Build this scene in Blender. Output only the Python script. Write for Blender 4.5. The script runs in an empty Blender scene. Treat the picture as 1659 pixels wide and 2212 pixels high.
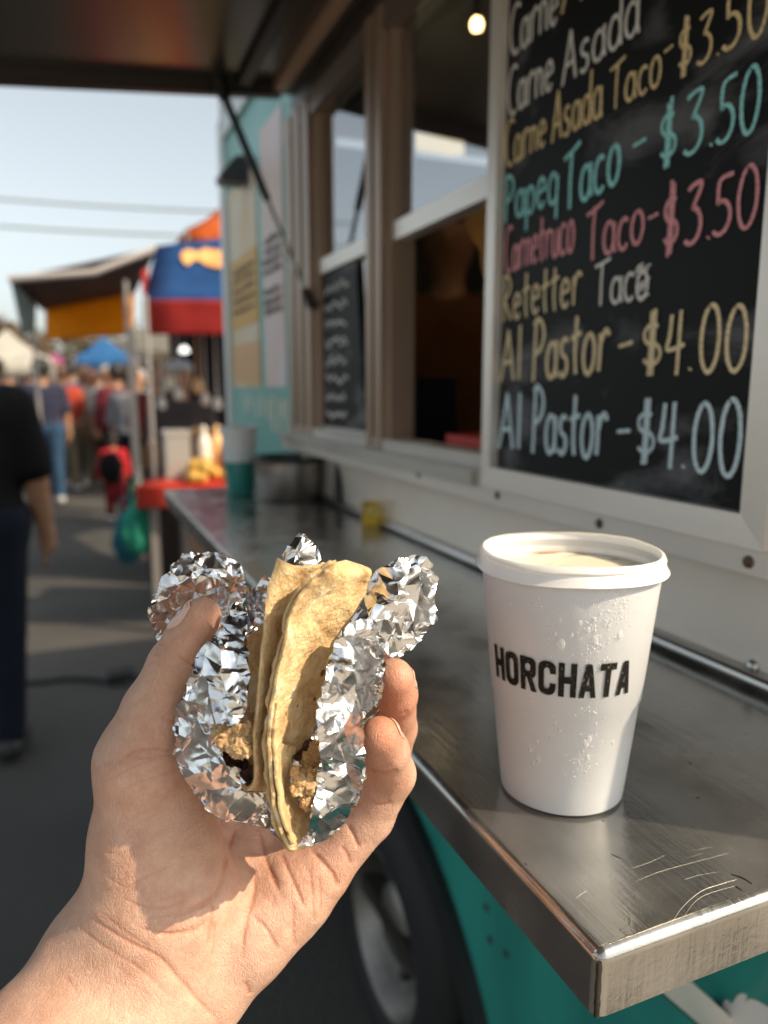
import bpy, bmesh, math, random
import numpy as np
from mathutils import Vector, Matrix, noise
from mathutils.geometry import delaunay_2d_cdt
random.seed(7); RNG = np.random.default_rng(7)
SC = bpy.context.scene
COL = SC.collection
# ------------------------------------------------------------------ camera
FPX, CX, CY = 1598.0, 829.5, 1106.0          # focal length and centre, in pixels of a 1659 x 2212 picture
PITCH = math.radians(9.45); YAW = math.radians(22.74)
CAM = np.array([0.0, 0.0, 1.40])
AF = np.array([math.sin(YAW)*math.cos(PITCH), math.cos(YAW)*math.cos(PITCH), -math.sin(PITCH)])
AR = np.array([math.cos(YAW), -math.sin(YAW), 0.0]); AU = np.cross(AR, AF)
cd = bpy.data.cameras.new('camera'); cam = bpy.data.objects.new('camera', cd); COL.objects.link(cam)
cam.matrix_world = Matrix(((AR[0], AU[0], -AF[0], 0), (AR[1], AU[1], -AF[1], 0), (AR[2], AU[2], -AF[2], CAM[2]), (0, 0, 0, 1)))
cd.sensor_fit = 'VERTICAL'; cd.sensor_height = 36; cd.lens = 36*FPX/2212
cd.clip_start = 0.02; cd.clip_end = 2000
cd.dof.use_dof = True; cd.dof.focus_distance = 0.342; cd.dof.aperture_fstop = 5.4; cd.dof.aperture_blades = 0
SC.camera = cam
# ------------------------------------------------------------------ light
SUN_EL = math.radians(40)
sr, sb = 0.96, 0.28                           # towards the sun: right of and behind the photographer
saz = AR[:2]*sr - AF[:2]/np.linalg.norm(AF[:2])*sb; saz /= np.linalg.norm(saz)
SUND = Vector((saz[0]*math.cos(SUN_EL), saz[1]*math.cos(SUN_EL), math.sin(SUN_EL)))
w = bpy.data.worlds.new('World'); SC.world = w; w.use_nodes = True
nt = w.node_tree; bg = nt.nodes['Background']
sky = nt.nodes.new('ShaderNodeTexSky'); sky.sky_type = 'NISHITA'; sky.sun_disc = False
sky.sun_elevation = SUN_EL; sky.sun_rotation = math.atan2(SUND.x, SUND.y)
sky.air_density = 1.0; sky.dust_density = 2.6; sky.ozone_density = 1.3
hs = nt.nodes.new('ShaderNodeHueSaturation'); hs.inputs['Saturation'].default_value = 0.38
tn = nt.nodes.new('ShaderNodeMix'); tn.data_type = 'RGBA'; tn.blend_type = 'MULTIPLY'; tn.inputs['Factor'].default_value = 1; tn.inputs['B'].default_value = (.985, 1.01, .965, 1)
nt.links.new(sky.outputs[0], hs.inputs['Color']); nt.links.new(hs.outputs[0], tn.inputs['A']); nt.links.new(tn.outputs['Result'], bg.inputs['Color'])
bg.inputs['Strength'].default_value = 0.112
sl = bpy.data.lights.new('sun', 'SUN'); sl.energy = 3.0; sl.angle = math.radians(0.6); sl.color = (1.0, 0.82, 0.59)
so = bpy.data.objects.new('sun', sl); COL.objects.link(so)
so.rotation_euler = SUND.to_track_quat('Z', 'Y').to_euler(); so.location = (2, -4, 6)
SC.view_settings.view_transform = 'Standard'; SC.view_settings.look = 'None'
SC.view_settings.exposure = 1.0; SC.view_settings.gamma = 1.0
# ------------------------------------------------------------------ placing
def ray(x, y): return AF + AR*((x-CX)/FPX) + AU*((CY-y)/FPX)
def at(x, y, d): return CAM + ray(x, y)*d
def onx(x, y, X): r = ray(x, y); return CAM + r*((X-CAM[0])/r[0])
def onz(x, y, Z): r = ray(x, y); return CAM + r*((Z-CAM[2])/r[2])
def px_of(P):
    v = np.asarray(P)-CAM; d = v@AF
    return CX+FPX*(v@AR)/d, CY-FPX*(v@AU)/d
z1 = lambda x, y: ((300+x/2.183)/1.0705, (1200+y/2.183)/1.0705)
# ------------------------------------------------------------------ materials
MATS = {}
def mat(name, col=(.5,.5,.5), rough=.5, metal=0, var=0, vscale=8, bump=0, bscale=60, col2=None, stretch=None, sss=0, sssr=(1,.4,.2), ssscale=.005, spec=.5, emit=None, trans=0, detail=6, rvar=0, coat=0):
    if name in MATS: return MATS[name]
    m = bpy.data.materials.new(name); m.use_nodes = True; MATS[name] = m
    n = m.node_tree.nodes; l = m.node_tree.links; b = n['Principled BSDF']
    b.inputs['Base Color'].default_value = (*col, 1); b.inputs['Roughness'].default_value = rough
    b.inputs['Metallic'].default_value = metal; b.inputs['Specular IOR Level'].default_value = spec
    b.inputs['Coat Weight'].default_value = coat
    if sss:
        b.inputs['Subsurface Weight'].default_value = sss; b.inputs['Subsurface Radius'].default_value = sssr; b.inputs['Subsurface Scale'].default_value = ssscale
    if trans: b.inputs['Transmission Weight'].default_value = trans
    if emit: b.inputs['Emission Color'].default_value = (*emit[:3], 1); b.inputs['Emission Strength'].default_value = emit[3]
    tc = n.new('ShaderNodeTexCoord'); mp = n.new('ShaderNodeMapping'); l.new(tc.outputs['Object'], mp.inputs[0])
    if stretch: mp.inputs['Scale'].default_value = stretch
    if var:
        t = n.new('ShaderNodeTexNoise'); t.inputs['Scale'].default_value = vscale; t.inputs['Detail'].default_value = detail; l.new(mp.outputs[0], t.inputs[0])
        r = n.new('ShaderNodeValToRGB'); c2 = col2 or tuple(c*(1-var) for c in col)
        r.color_ramp.elements[0].position = .35; r.color_ramp.elements[1].position = .68
        r.color_ramp.elements[0].color = (*c2, 1); r.color_ramp.elements[1].color = (*col, 1)
        l.new(t.outputs[0], r.inputs[0]); l.new(r.outputs[0], b.inputs['Base Color'])
        if rvar:
            mr = n.new('ShaderNodeMapRange'); mr.inputs['To Min'].default_value = rough-rvar; mr.inputs['To Max'].default_value = rough+rvar
            l.new(t.outputs[0], mr.inputs[0]); l.new(mr.outputs[0], b.inputs['Roughness'])
    if bump:
        t2 = n.new('ShaderNodeTexNoise'); t2.inputs['Scale'].default_value = bscale; t2.inputs['Detail'].default_value = 5; l.new(mp.outputs[0], t2.inputs[0])
        bp = n.new('ShaderNodeBump'); bp.inputs['Strength'].default_value = 1; bp.inputs['Distance'].default_value = bump
        l.new(t2.outputs[0], bp.inputs['Height']); l.new(bp.outputs[0], b.inputs['Normal'])
    return m
def nodes(m): return m.node_tree.nodes, m.node_tree.links, m.node_tree.nodes['Principled BSDF']
# ------------------------------------------------------------------ objects
def tag(o, label, cat, group=None, kind=None):
    if label: o['label'] = label
    if cat: o['category'] = cat
    if group: o['group'] = group
    if kind: o['kind'] = kind
    return o
def thing(name, label, cat, loc, group=None):
    o = bpy.data.objects.new(name, None); o.location = Vector(loc); o.empty_display_size = .05; COL.objects.link(o)
    return tag(o, label, cat, group)
def wloc(o):
    v = Vector(o.location)
    while o.parent: o = o.parent; v += Vector(o.location)
    return v
def link(name, me, m, parent=None, smooth=False, origin=None):
    """mesh given in world coordinates; its origin goes to its foot"""
    n = len(me.vertices); a = np.empty(n*3, np.float32); me.vertices.foreach_get('co', a); a = a.reshape(-1, 3)
    if origin is None:
        origin = np.array([(a[:,0].min()+a[:,0].max())/2, (a[:,1].min()+a[:,1].max())/2, a[:,2].min()])
    a = a-np.asarray(origin, np.float32); me.vertices.foreach_set('co', a.astype(np.float32).ravel()); me.update()
    me.materials.append(m)
    if smooth: me.polygons.foreach_set('use_smooth', np.ones(len(me.polygons), bool))
    o = bpy.data.objects.new(name, me); COL.objects.link(o)
    if parent: o.parent = parent; o.location = Vector(origin)-wloc(parent)
    else: o.location = Vector(origin)
    return o
def fin(name, bm, m, parent=None, smooth=False, origin=None, bevel=0, seg=2):
    if bevel:
        es = [e for e in bm.edges if len(e.link_faces) == 2 and e.calc_face_angle(0) > .5]
        bmesh.ops.bevel(bm, geom=es, offset=bevel, segments=seg, affect='EDGES', profile=.5, clamp_overlap=True)
    bmesh.ops.recalc_face_normals(bm, faces=bm.faces)
    if smooth and not bevel:
        for e in bm.edges: e.smooth = not (len(e.link_faces) == 2 and e.calc_face_angle(0) > .85)
    me = bpy.data.meshes.new(name); bm.to_mesh(me); bm.free()
    o = link(name, me, m, parent, smooth, origin)
    if smooth and bevel: o.modifiers.new('wn', 'WEIGHTED_NORMAL')
    return o
def NB(): return bmesh.new()
def box(bm, x0, x1, y0, y1, z0, z1):
    v = [bm.verts.new(p) for p in ((x0,y0,z0),(x1,y0,z0),(x1,y1,z0),(x0,y1,z0),(x0,y0,z1),(x1,y0,z1),(x1,y1,z1),(x0,y1,z1))]
    for f in ((3,2,1,0),(4,5,6,7),(0,1,5,4),(1,2,6,5),(2,3,7,6),(3,0,4,7)): bm.faces.new([v[i] for i in f])
    return bm
def frame_of(d):
    d = Vector(d).normalized(); u = d.orthogonal().normalized(); return u, d.cross(u)
def tube(bm, pts, r, seg=12, cap=True):
    pts = [Vector(p) for p in pts]; rs = r if isinstance(r, (list, tuple)) else [r]*len(pts); rings = []
    u = None
    for i, p in enumerate(pts):
        d = (pts[min(i+1, len(pts)-1)]-pts[max(i-1, 0)]).normalized()
        u = d.orthogonal().normalized() if u is None else (u-d*u.dot(d)).normalized()
        v = d.cross(u)
        rings.append([bm.verts.new(p+(u*math.cos(2*math.pi*k/seg)+v*math.sin(2*math.pi*k/seg))*rs[i]) for k in range(seg)])
    for a, b in zip(rings, rings[1:]):
        for k in range(seg): bm.faces.new((a[k], a[(k+1) % seg], b[(k+1) % seg], b[k]))
    if cap: bm.faces.new(rings[0][::-1]); bm.faces.new(rings[-1])
    return bm
def lathe(bm, c, prof, seg=64, axis=Vector((0,0,1)), cap0=False, cap1=False):
    c = Vector(c); axis = Vector(axis).normalized(); u, v = (Vector((1,0,0)), Vector((0,1,0))) if abs(axis.z) > .99 else frame_of(axis)
    rings = [[bm.verts.new(c+axis*h+(u*math.cos(2*math.pi*k/seg)+v*math.sin(2*math.pi*k/seg))*r) for k in range(seg)] for r, h in prof]
    for a, b in zip(rings, rings[1:]):
        for k in range(seg): bm.faces.new((a[k], a[(k+1) % seg], b[(k+1) % seg], b[k]))
    if cap0: bm.faces.new(rings[0][::-1])
    if cap1: bm.faces.new(rings[-1])
    return bm
def prism(bm, pts, ext):
    """closed polygon pts extruded by vector ext"""
    a = [bm.verts.new(p) for p in pts]; b = [bm.verts.new(Vector(p)+Vector(ext)) for p in pts]; n = len(a)
    bm.faces.new(a); bm.faces.new(b[::-1])
    for i in range(n): bm.faces.new((a[i], b[i], b[(i+1) % n], a[(i+1) % n]))
    return bm
def catmull(pts, n=8, closed=False):
    P = [np.array(p, float) for p in pts]; out = []; N = len(P)
    for i in range(N if closed else N-1):
        p0 = P[(i-1) % N] if closed or i > 0 else P[0]; p1 = P[i]; p2 = P[(i+1) % N]; p3 = P[(i+2) % N] if closed or i+2 < N else P[-1]
        for k in range(n):
            t = k/n; out.append(.5*((2*p1)+(-p0+p2)*t+(2*p0-5*p1+4*p2-p3)*t*t+(-p0+3*p1-3*p2+p3)*t**3))
    if not closed: out.append(P[-1])
    return out
def mesh_of(V, Fc, name='m'):
    me = bpy.data.meshes.new(name); me.from_pydata([tuple(v) for v in V], [], [tuple(f) for f in Fc]); me.update(); return me
def sheet(rows, name='m'):
    """rows of equally many points -> open grid mesh"""
    R = len(rows); Cn = len(rows[0]); V = [p for r in rows for p in r]
    return mesh_of(V, [(i*Cn+j, i*Cn+j+1, (i+1)*Cn+j+1, (i+1)*Cn+j) for i in range(R-1) for j in range(Cn-1)], name)
def solid(o, t, off=0):
    s = o.modifiers.new('thickness', 'SOLIDIFY'); s.thickness = t; s.offset = off; return o
# ------------------------------------------------------------------ implicit surfaces (bodies, hands)
def cone_sdf(P, a, b, r1, r2):
    a = np.asarray(a, np.float32); ba = np.asarray(b, np.float32)-a; L = max(float(ba@ba), 1e-12)
    q = P-a; h = np.clip((q@ba)/L, 0, 1)
    return np.sqrt(((q-h[:,None]*ba)**2).sum(1))-(r1+(r2-r1)*h)
def smin(a, b, k):
    if k <= 0: return np.minimum(a, b)
    h = np.maximum(k-np.abs(a-b), 0)/k
    return np.minimum(a, b)-h*h*k*.25
def surface_nets(fn, lo, hi, s):
    lo = np.asarray(lo, float); n = np.ceil((np.asarray(hi)-lo)/s).astype(int)+1
    ax = [lo[i]+s*np.arange(n[i]) for i in range(3)]
    D = np.empty(tuple(n), np.float32)
    Y, Z = np.meshgrid(ax[1], ax[2], indexing='ij'); yz = np.stack([Y.ravel(), Z.ravel()], 1).astype(np.float32)
    step = max(1, int(400000/len(yz)))
    for i in range(0, n[0], step):
        xs = ax[0][i:i+step]
        P = np.concatenate([np.repeat(xs, len(yz))[:,None].astype(np.float32), np.tile(yz, (len(xs), 1))], 1)
        D[i:i+step] = fn(P).reshape(len(xs), n[1], n[2])
    ins = D < 0
    cnt = np.zeros(tuple(n-1), np.int8)
    for a in (0, 1):
        for b in (0, 1):
            for c in (0, 1): cnt += ins[a:n[0]-1+a, b:n[1]-1+b, c:n[2]-1+c]
    act = (cnt > 0) & (cnt < 8); ids = -np.ones(tuple(n-1), np.int64); cells = np.argwhere(act); ids[act] = np.arange(len(cells))
    acc = np.zeros((len(cells), 3)); num = np.zeros(len(cells))
    cor = [(a, b, c) for a in (0,1) for b in (0,1) for c in (0,1)]
    for p in cor:
        for d in range(3):
            if p[d] == 0:
                q = list(p); q[d] = 1
                v0 = D[tuple((cells+p).T)]; v1 = D[tuple((cells+q).T)]; m = (v0 < 0) != (v1 < 0)
                t = np.where(m, v0/np.where(v0 == v1, 1, v0-v1), 0)
                pt = np.tile(np.array(p, float), (len(cells), 1)); pt[:,d] = t
                acc += pt*m[:,None]; num += m
    V = lo+s*(cells+acc/num[:,None]); F = []
    for d in range(3):
        e1, e2 = (d+1) % 3, (d+2) % 3
        sl0 = [slice(1, n[i]-1) for i in range(3)]; sl0[d] = slice(0, n[d]-1); sl1 = list(sl0); sl1[d] = slice(1, n[d])
        A = ins[tuple(sl0)]; B = ins[tuple(sl1)]; off = np.array([1,1,1]); off[d] = 0
        for flip, M in ((0, A & ~B), (1, ~A & B)):
            c = np.argwhere(M)+off
            def idx(u, v):
                q = c.copy(); q[:,e1] -= u; q[:,e2] -= v; return ids[tuple(q.T)]
            f = np.stack([idx(1,1), idx(0,1), idx(0,0), idx(1,0)], 1)
            F.append(f[:, ::-1] if flip else f)
    return V, np.concatenate(F)
def np_mesh(V, F, name):
    me = bpy.data.meshes.new(name); me.vertices.add(len(V)); me.vertices.foreach_set('co', V.astype(np.float32).ravel())
    me.loops.add(F.size); me.loops.foreach_set('vertex_index', F.astype(np.int32).ravel())
    me.polygons.add(len(F)); me.polygons.foreach_set('loop_start', np.arange(0, F.size, F.shape[1], dtype=np.int32))
    me.update(calc_edges=True); me.validate(); return me
# ================================================================== MATERIALS
ALU = mat('brushed_aluminium', (.62,.59,.55), .42, .75, .25, 3, .0004, 90, stretch=(1,1,6))
FRAME = mat('board_frame_aluminium', (.86,.81,.75), .36, .40, .12, 4, .0002, 120)
POST = mat('window_post_aluminium', (.46,.34,.255), .42, .35, .3, 5, .0003, 60, stretch=(1,1,.3))  # brown tone has the warm reflections put into the base colour
BLACKR = mat('black_rubber', (.012,.012,.013), .45)
BLACKP = mat('black_plastic', (.015,.015,.017), .35)
STEELD = mat('polished_steel', (.55,.54,.52), .22, 1.0, .2, 6)
SCREW = mat('rusty_screw', (.18,.12,.08), .5, .7, .4, 200)
TEAL = mat('teal_truck_paint', (.030,.30,.255), .36, 0, .32, 7, .0004, 30, rvar=.08, coat=.2, stretch=(1,1,.22))
WHITEP = mat('white_paint', (.75,.75,.72), .45)
def steel_counter():
    m = mat('scratched_stainless_counter', (.40,.38,.35), .27, .90)
    n, l, b = nodes(m); tc = n.new('ShaderNodeTexCoord')
    mp = n.new('ShaderNodeMapping'); mp.inputs['Scale'].default_value = (260, 14, 20); mp.inputs['Rotation'].default_value = (0, 0, .5); l.new(tc.outputs['Object'], mp.inputs[0])
    a = n.new('ShaderNodeTexNoise'); a.inputs['Scale'].default_value = 1; a.inputs['Detail'].default_value = 4; l.new(mp.outputs[0], a.inputs[0])
    c = n.new('ShaderNodeTexNoise'); c.inputs['Scale'].default_value = 22; c.inputs['Detail'].default_value = 7; l.new(tc.outputs['Object'], c.inputs[0])
    v = n.new('ShaderNodeTexVoronoi'); v.inputs['Scale'].default_value = 150; v.feature = 'SMOOTH_F1'; l.new(tc.outputs['Object'], v.inputs[0])
    wn = n.new('ShaderNodeTexNoise'); wn.inputs['Scale'].default_value = 170; wn.inputs['Detail'].default_value = 3; wn.inputs['Distortion'].default_value = 1.5; l.new(tc.outputs['Object'], wn.inputs[0])
    mr = n.new('ShaderNodeMapRange'); mr.inputs['From Min'].default_value = .3; mr.inputs['From Max'].default_value = .7; mr.inputs['To Min'].default_value = .12; mr.inputs['To Max'].default_value = .30
    l.new(c.outputs[0], mr.inputs[0]); l.new(mr.outputs[0], b.inputs['Roughness'])
    b1 = n.new('ShaderNodeBump'); b1.inputs['Distance'].default_value = .0003; b1.inputs['Strength'].default_value = .3; l.new(wn.outputs[0], b1.inputs['Height'])
    b2 = n.new('ShaderNodeBump'); b2.inputs['Distance'].default_value = .0004; b2.inputs['Strength'].default_value = .5; l.new(a.outputs[0], b2.inputs['Height']); l.new(b1.outputs[0], b2.inputs['Normal'])
    b3 = n.new('ShaderNodeBump'); b3.inputs['Distance'].default_value = .0010; b3.inputs['Strength'].default_value = .25; l.new(c.outputs[0], b3.inputs['Height']); l.new(b2.outputs[0], b3.inputs['Normal'])
    l.new(b3.outputs[0], b.inputs['Normal'])
    r = n.new('ShaderNodeValToRGB'); r.color_ramp.elements[0].color = (.33,.32,.30,1); r.color_ramp.elements[1].color = (.52,.505,.475,1); r.color_ramp.elements[0].position = .3; r.color_ramp.elements[1].position = .7
    l.new(c.outputs[0], r.inputs[0]); l.new(r.outputs[0], b.inputs['Base Color'])
    return m
COUNTER = steel_counter()
# ================================================================== GROUND
bm = NB()
vs = [bm.verts.new(p) for p in ((-400,-400,0),(400,-400,0),(400,400,0),(-400,400,0))]; bm.faces.new(vs)
g = fin('ground', bm, mat('worn_asphalt', (.072,.066,.060), .85, 0, .4, .9, .006, 55), origin=(0,0,0)); tag(g, None, None, kind='structure')
bm = NB(); vs = [bm.verts.new(p) for p in ((-9,-14,.004),(5,-14,.004),(5,-.75,.004),(-9,-.75,.004))]; bm.faces.new(vs)
tag(fin('bounce_slab', bm, mat('bounce_slab_concrete', (.44,.385,.32), .85, 0, .25, 1.2, .004, 40), origin=(0,-7,.004)), None, None, kind='structure')  # unseen pale slab added behind the camera to bounce warm sunlight
# ================================================================== FOOD TRUCK
WX = .50
truck = thing('food_truck', 'teal food truck with steel service counter, serving windows and raised awning', 'food truck', (1.5, 1.4, 0))
T = lambda name, bm, m, **k: fin(name, bm, m, truck, **k)
YN, YU, YF = .205, .36, 2.52                  # near end (below), near end (above), far end
# lower teal body with a wheel arch cut out
AY, AZ, AR_ = 1.25, .20, .535
arch = [(AY+AR_*math.cos(t), AZ+AR_*math.sin(t)) for t in np.linspace(0, math.pi, 25)]
poly = [(YN,.16)]+[(y, z) for y, z in arch[::-1] if z > .16]+[(YF,.16),(YF,1.10),(YN,1.10)]
bm = NB(); prism(bm, [(WX, y, z) for y, z in poly], (.035,0,0)); T('lower_body', bm, TEAL)
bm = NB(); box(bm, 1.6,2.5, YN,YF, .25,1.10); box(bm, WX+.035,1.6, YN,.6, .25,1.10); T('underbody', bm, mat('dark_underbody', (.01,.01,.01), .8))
bm = NB()
pr = [(AY+(AR_+o)*math.cos(t), AZ+(AR_+o)*math.sin(t)) for o, ts in ((0.0, np.linspace(-.05, math.pi+.05, 40)), (-.045, np.linspace(math.pi+.05, -.05, 40))) for t in ts]
prism(bm, [(WX-.018, y, z) for y, z in pr], (.09,0,0)); T('wheel_arch_lip', bm, mat('arch_rubber', (.014,.015,.016), .5, 0, .3, 30), bevel=.006)
# wall above the counter: steel panel, then window band
bm = NB(); box(bm, WX, WX+.03, YN, 1.735, 1.10, 1.262); T('steel_panel', bm, mat('splash_panel_steel', (.80,.72,.63), .34, .50, .14, 4, .0004, 40))  # warm light on the wall is put into this tint
bm = NB(); tube(bm, [(WX-.006, y, 1.168) for y in (YN, .9, 1.73)], .0065, 12); T('edge_bead', bm, STEELD, smooth=True)
bm = NB(); box(bm, WX, WX+.03, 1.735, YF, 1.10, 2.21); T('painted_side', bm, mat('sunfaded_teal_paint', (.20,.47,.45), .4, 0, .25, 2.5, .0004, 20, col2=(.10,.38,.34)))
bm = NB(); box(bm, WX-.016, WX, YF-.045, YF+.01, 1.10, 2.23); box(bm, WX-.012, WX, 1.735, YF-.045, 2.17, 2.23); T('corner_trim', bm, mat('trim_white', (.62,.68,.68), .4))
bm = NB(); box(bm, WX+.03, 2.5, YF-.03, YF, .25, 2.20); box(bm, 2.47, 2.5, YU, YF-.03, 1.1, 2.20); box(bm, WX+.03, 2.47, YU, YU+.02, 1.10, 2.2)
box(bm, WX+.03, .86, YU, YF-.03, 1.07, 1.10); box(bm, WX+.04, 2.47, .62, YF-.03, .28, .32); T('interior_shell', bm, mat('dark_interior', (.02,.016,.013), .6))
bm = NB(); box(bm, WX-.01, 2.5, YU, YF, 2.235, 2.29); T('roof', bm, mat('roof_aluminium', (.5,.5,.48), .5, .5))
bm = NB(); box(bm, WX, WX+.03, YU, 1.735, 1.985, 2.235); T('window_header', bm, mat('header_dark', (.10,.085,.075), .45, .4))
bm = NB(); box(bm, WX-.035, WX, YU, 1.735, 2.05, 2.075); box(bm, WX-.02, WX, YU, 1.735, 1.945, 1.985); T('hinge_rail', bm, mat('hinge_rail_metal', (.30,.25,.21), .4, .6), bevel=.003)
bm = NB(); box(bm, WX, WX+.03, .12, .374, 1.262, 1.46); box(bm, WX, WX+.03, .12, YN, .16, 1.262); T('shade_panel', bm, mat('shade_panel_steel', (.58,.55,.50), .45, .7, .2, 5))  # unseen panel added to shade the counter and the foot of the cup
bm = NB(); box(bm, WX-.005, WX+.06, -.75, YU-.002, 1.845, 2.05); T('sun_block_beam', bm, ALU, bevel=.004)  # unseen beam added to keep the sun off the upper hand
# ledge with screws
bm = NB(); box(bm, .463, WX, .378, 1.735, 1.262, 1.300); led = T('window_ledge', bm, FRAME, bevel=.003)
bm = NB(); box(bm, .452, .463, .80, 1.72, 1.281, 1.300); box(bm, .478, .50, .80, 1.72, 1.301, 1.318); T('window_track', bm, ALU, bevel=.002)
for q in ((1075,1070),(1295,1131),(1617,1214),(905,1025)):
    p = onx(*q, .463); bm = NB(); lathe(bm, (.4635, p[1], p[2]), [(.0001,.0),(.0052,.0),(.0046,-.0018),(.0026,-.0030),(.0001,-.0032)], 16, axis=(1,0,0)); fin('screw', bm, SCREW, led, smooth=True)
p = onx(1625,1440, WX); bm = NB(); lathe(bm, (WX-.0005, p[1], p[2]), [(.0001,0),(.0058,0),(.005,-.002),(.003,-.0034),(.0001,-.0036)], 16, axis=(1,0,0)); T('panel_screw', bm, STEELD, smooth=True)
# posts: extruded profiles with ribs
def post(y0, y1, z0, z1, ribs):
    bm = NB(); box(bm, WX-.012, WX+.03, y0, y1, z0, z1); wdt = (y1-y0)/(2*ribs+1)
    for i in range(ribs): box(bm, WX-.024, WX-.012, y0+wdt*(2*i+1)-wdt*.2, y0+wdt*(2*i+1)+wdt*1.0, z0+.001, z1-.001)
    return T('window_post', bm, POST, bevel=.0025)
post(1.515, 1.735, 1.300, 1.985, 3); post(1.135, 1.238, 1.300, 1.985, 2); post(.775, .80, 1.300, 1.985, 1)
bm = NB()
for y0, y1 in ((1.238,1.515),(.80,1.135)): box(bm, WX-.008, WX+.018, y0, y1, 1.634, 1.662)
T('window_sash', bm, FRAME, bevel=.003)
bm = NB(); box(bm, WX-.006, WX+.02, 1.238, 1.515, 1.300, 1.322); box(bm, WX+.0, WX+.02, .80, 1.135, 1.301, 1.318); T('window_sill', bm, FRAME, bevel=.002)
def glass_mat():
    m = bpy.data.materials.new('reflective_window_glass'); m.use_nodes = True; n = m.node_tree.nodes; l = m.node_tree.links; n.clear()
    o = n.new('ShaderNodeOutputMaterial'); mx = n.new('ShaderNodeMixShader'); fr = n.new('ShaderNodeFresnel'); fr.inputs[0].default_value = 4.2
    t = n.new('ShaderNodeBsdfTransparent'); t.inputs[0].default_value = (.75,.76,.74,1); gl = n.new('ShaderNodeBsdfGlossy'); gl.inputs['Roughness'].default_value = .015; gl.inputs[0].default_value = (.95,.97,1,1)
    ge = n.new('ShaderNodeNewGeometry'); su = n.new('ShaderNodeMath'); su.operation = 'SUBTRACT'; su.inputs[0].default_value = 1; l.new(ge.outputs['Backfacing'], su.inputs[1]); mu = n.new('ShaderNodeMath'); mu.operation = 'MULTIPLY'; l.new(fr.outputs[0], mu.inputs[0]); l.new(su.outputs[0], mu.inputs[1]); l.new(mu.outputs[0], mx.inputs[0]); l.new(t.outputs[0], mx.inputs[1]); l.new(gl.outputs[0], mx.inputs[2]); l.new(mx.outputs[0], o.inputs[0]); return m
GLASS = glass_mat()
for (y0, y1, za, zb) in ((1.238,1.515,1.662,1.945),(1.238,1.515,1.322,1.634),(.80,1.135,1.662,1.945)):
    bm = NB(); box(bm, WX+.004, WX+.008, y0, y1, za, zb); T('window_glass', bm, GLASS)
# service counter: thin folded steel sheet with a flange
CZ, CX0, CY0, CY1 = 1.160, .194, .224, 1.84
bm = NB()
box(bm, CX0, WX-.001, CY0, CY1, CZ-.0312, CZ)
es = [e for e in bm.edges if e.verts[0].co.z > CZ-.001 and e.verts[1].co.z > CZ-.001 and (min(e.verts[0].co.x, e.verts[1].co.x) < CX0+.01)]
es += [e for e in bm.edges if abs(e.verts[0].co.z-e.verts[1].co.z) > .03 and e.verts[0].co.x < CX0+.01]
bmesh.ops.bevel(bm, geom=list(set(es)), offset=.0055, segments=4, affect='EDGES', profile=.5)
counter = T('service_counter', bm, COUNTER, smooth=True); counter.modifiers.new('wn', 'WEIGHTED_NORMAL').keep_sharp = True
for p in counter.data.polygons: p.use_smooth = True
# weld bead on the near corner
bm = NB(); tube(bm, [(CX0+.0012, CY0+.0012, CZ-.0308+i*.0033) for i in range(9)], [.0011+.0007*random.random() for _ in range(9)], 8); fin('weld_bead', bm, mat('weld_metal', (.12,.11,.10), .4, .9, .4, 400), counter, smooth=True)
SCR = mat('bright_scratch', (.50,.47,.42), .5, .6); SCD = mat('dark_gouge', (.05,.045,.04), .5, .6)
zc = lambda x, y: ((880+x/1.8516)/1.0705, (1700+y/1.8516)/1.0705)
for pts, m_, r_ in (([(1245,810),(1290,740),(1370,670),(1450,640),(1525,618)],SCR,.00022),([(1295,785),(1340,720),(1400,680),(1520,645)],SCR,.00013),([(1090,628),(1180,590),(1300,555),(1490,505)],SCR,.00010),([(1075,570),(1150,545),(1215,515)],SCR,.00009),([(1300,530),(1380,505)],SCR,.00009),([(1310,498),(1420,478)],SCR,.00008),([(835,700),(860,680),(888,665)],SCR,.00012),([(1300,620),(1360,600),(1450,585)],SCR,.00008),([(1500,595),(1550,612),(1592,638)],SCD,.0006),([(1520,648),(1550,665)],SCD,.0006),([(985,508),(1010,520),(1030,528)],SCD,.0004),([(1352,268),(1364,269)],SCD,.0005),([(948,365),(958,366)],SCD,.0006),([(620,551),(630,552)],SCD,.0005),([(1320,118),(1332,120)],SCD,.0006)):
    bm = NB(); P_ = [onz(*zc(x, y), CZ+.00005) for x, y in pts]; P_ = catmull(P_, 5) if len(P_) > 2 else P_; tube(bm, [tuple(p) for p in P_], [r_*(.34 if m_ is SCR else .8)*(.4+.6*math.sin(math.pi*(i+.5)/len(P_))) for i in range(len(P_))], 6); fin('scratch' if m_ is SCR else 'gouge', bm, m_, counter, smooth=True)
# brackets under the counter
for y in (.415, 1.75):
    bm = NB(); a = Vector((.23, y, 1.125)); b = Vector((WX, y, .84)); d = (b-a).normalized(); s = Vector((0,.011,0)); u = d.cross(Vector((0,1,0)))*.011
    prism(bm, [a-s-u, a+s-u, a+s+u, a-s+u], b-a); T('counter_bracket', bm, FRAME, bevel=.002)
    bm = NB(); prism(bm, [a-s*.4-u*1.0-u*.2, a+s*.4-u*1.2, a+s*.4-u*1.0, a-s*.4-u*1.0], b-a); T('bracket_seal', bm, BLACKR)
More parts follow.
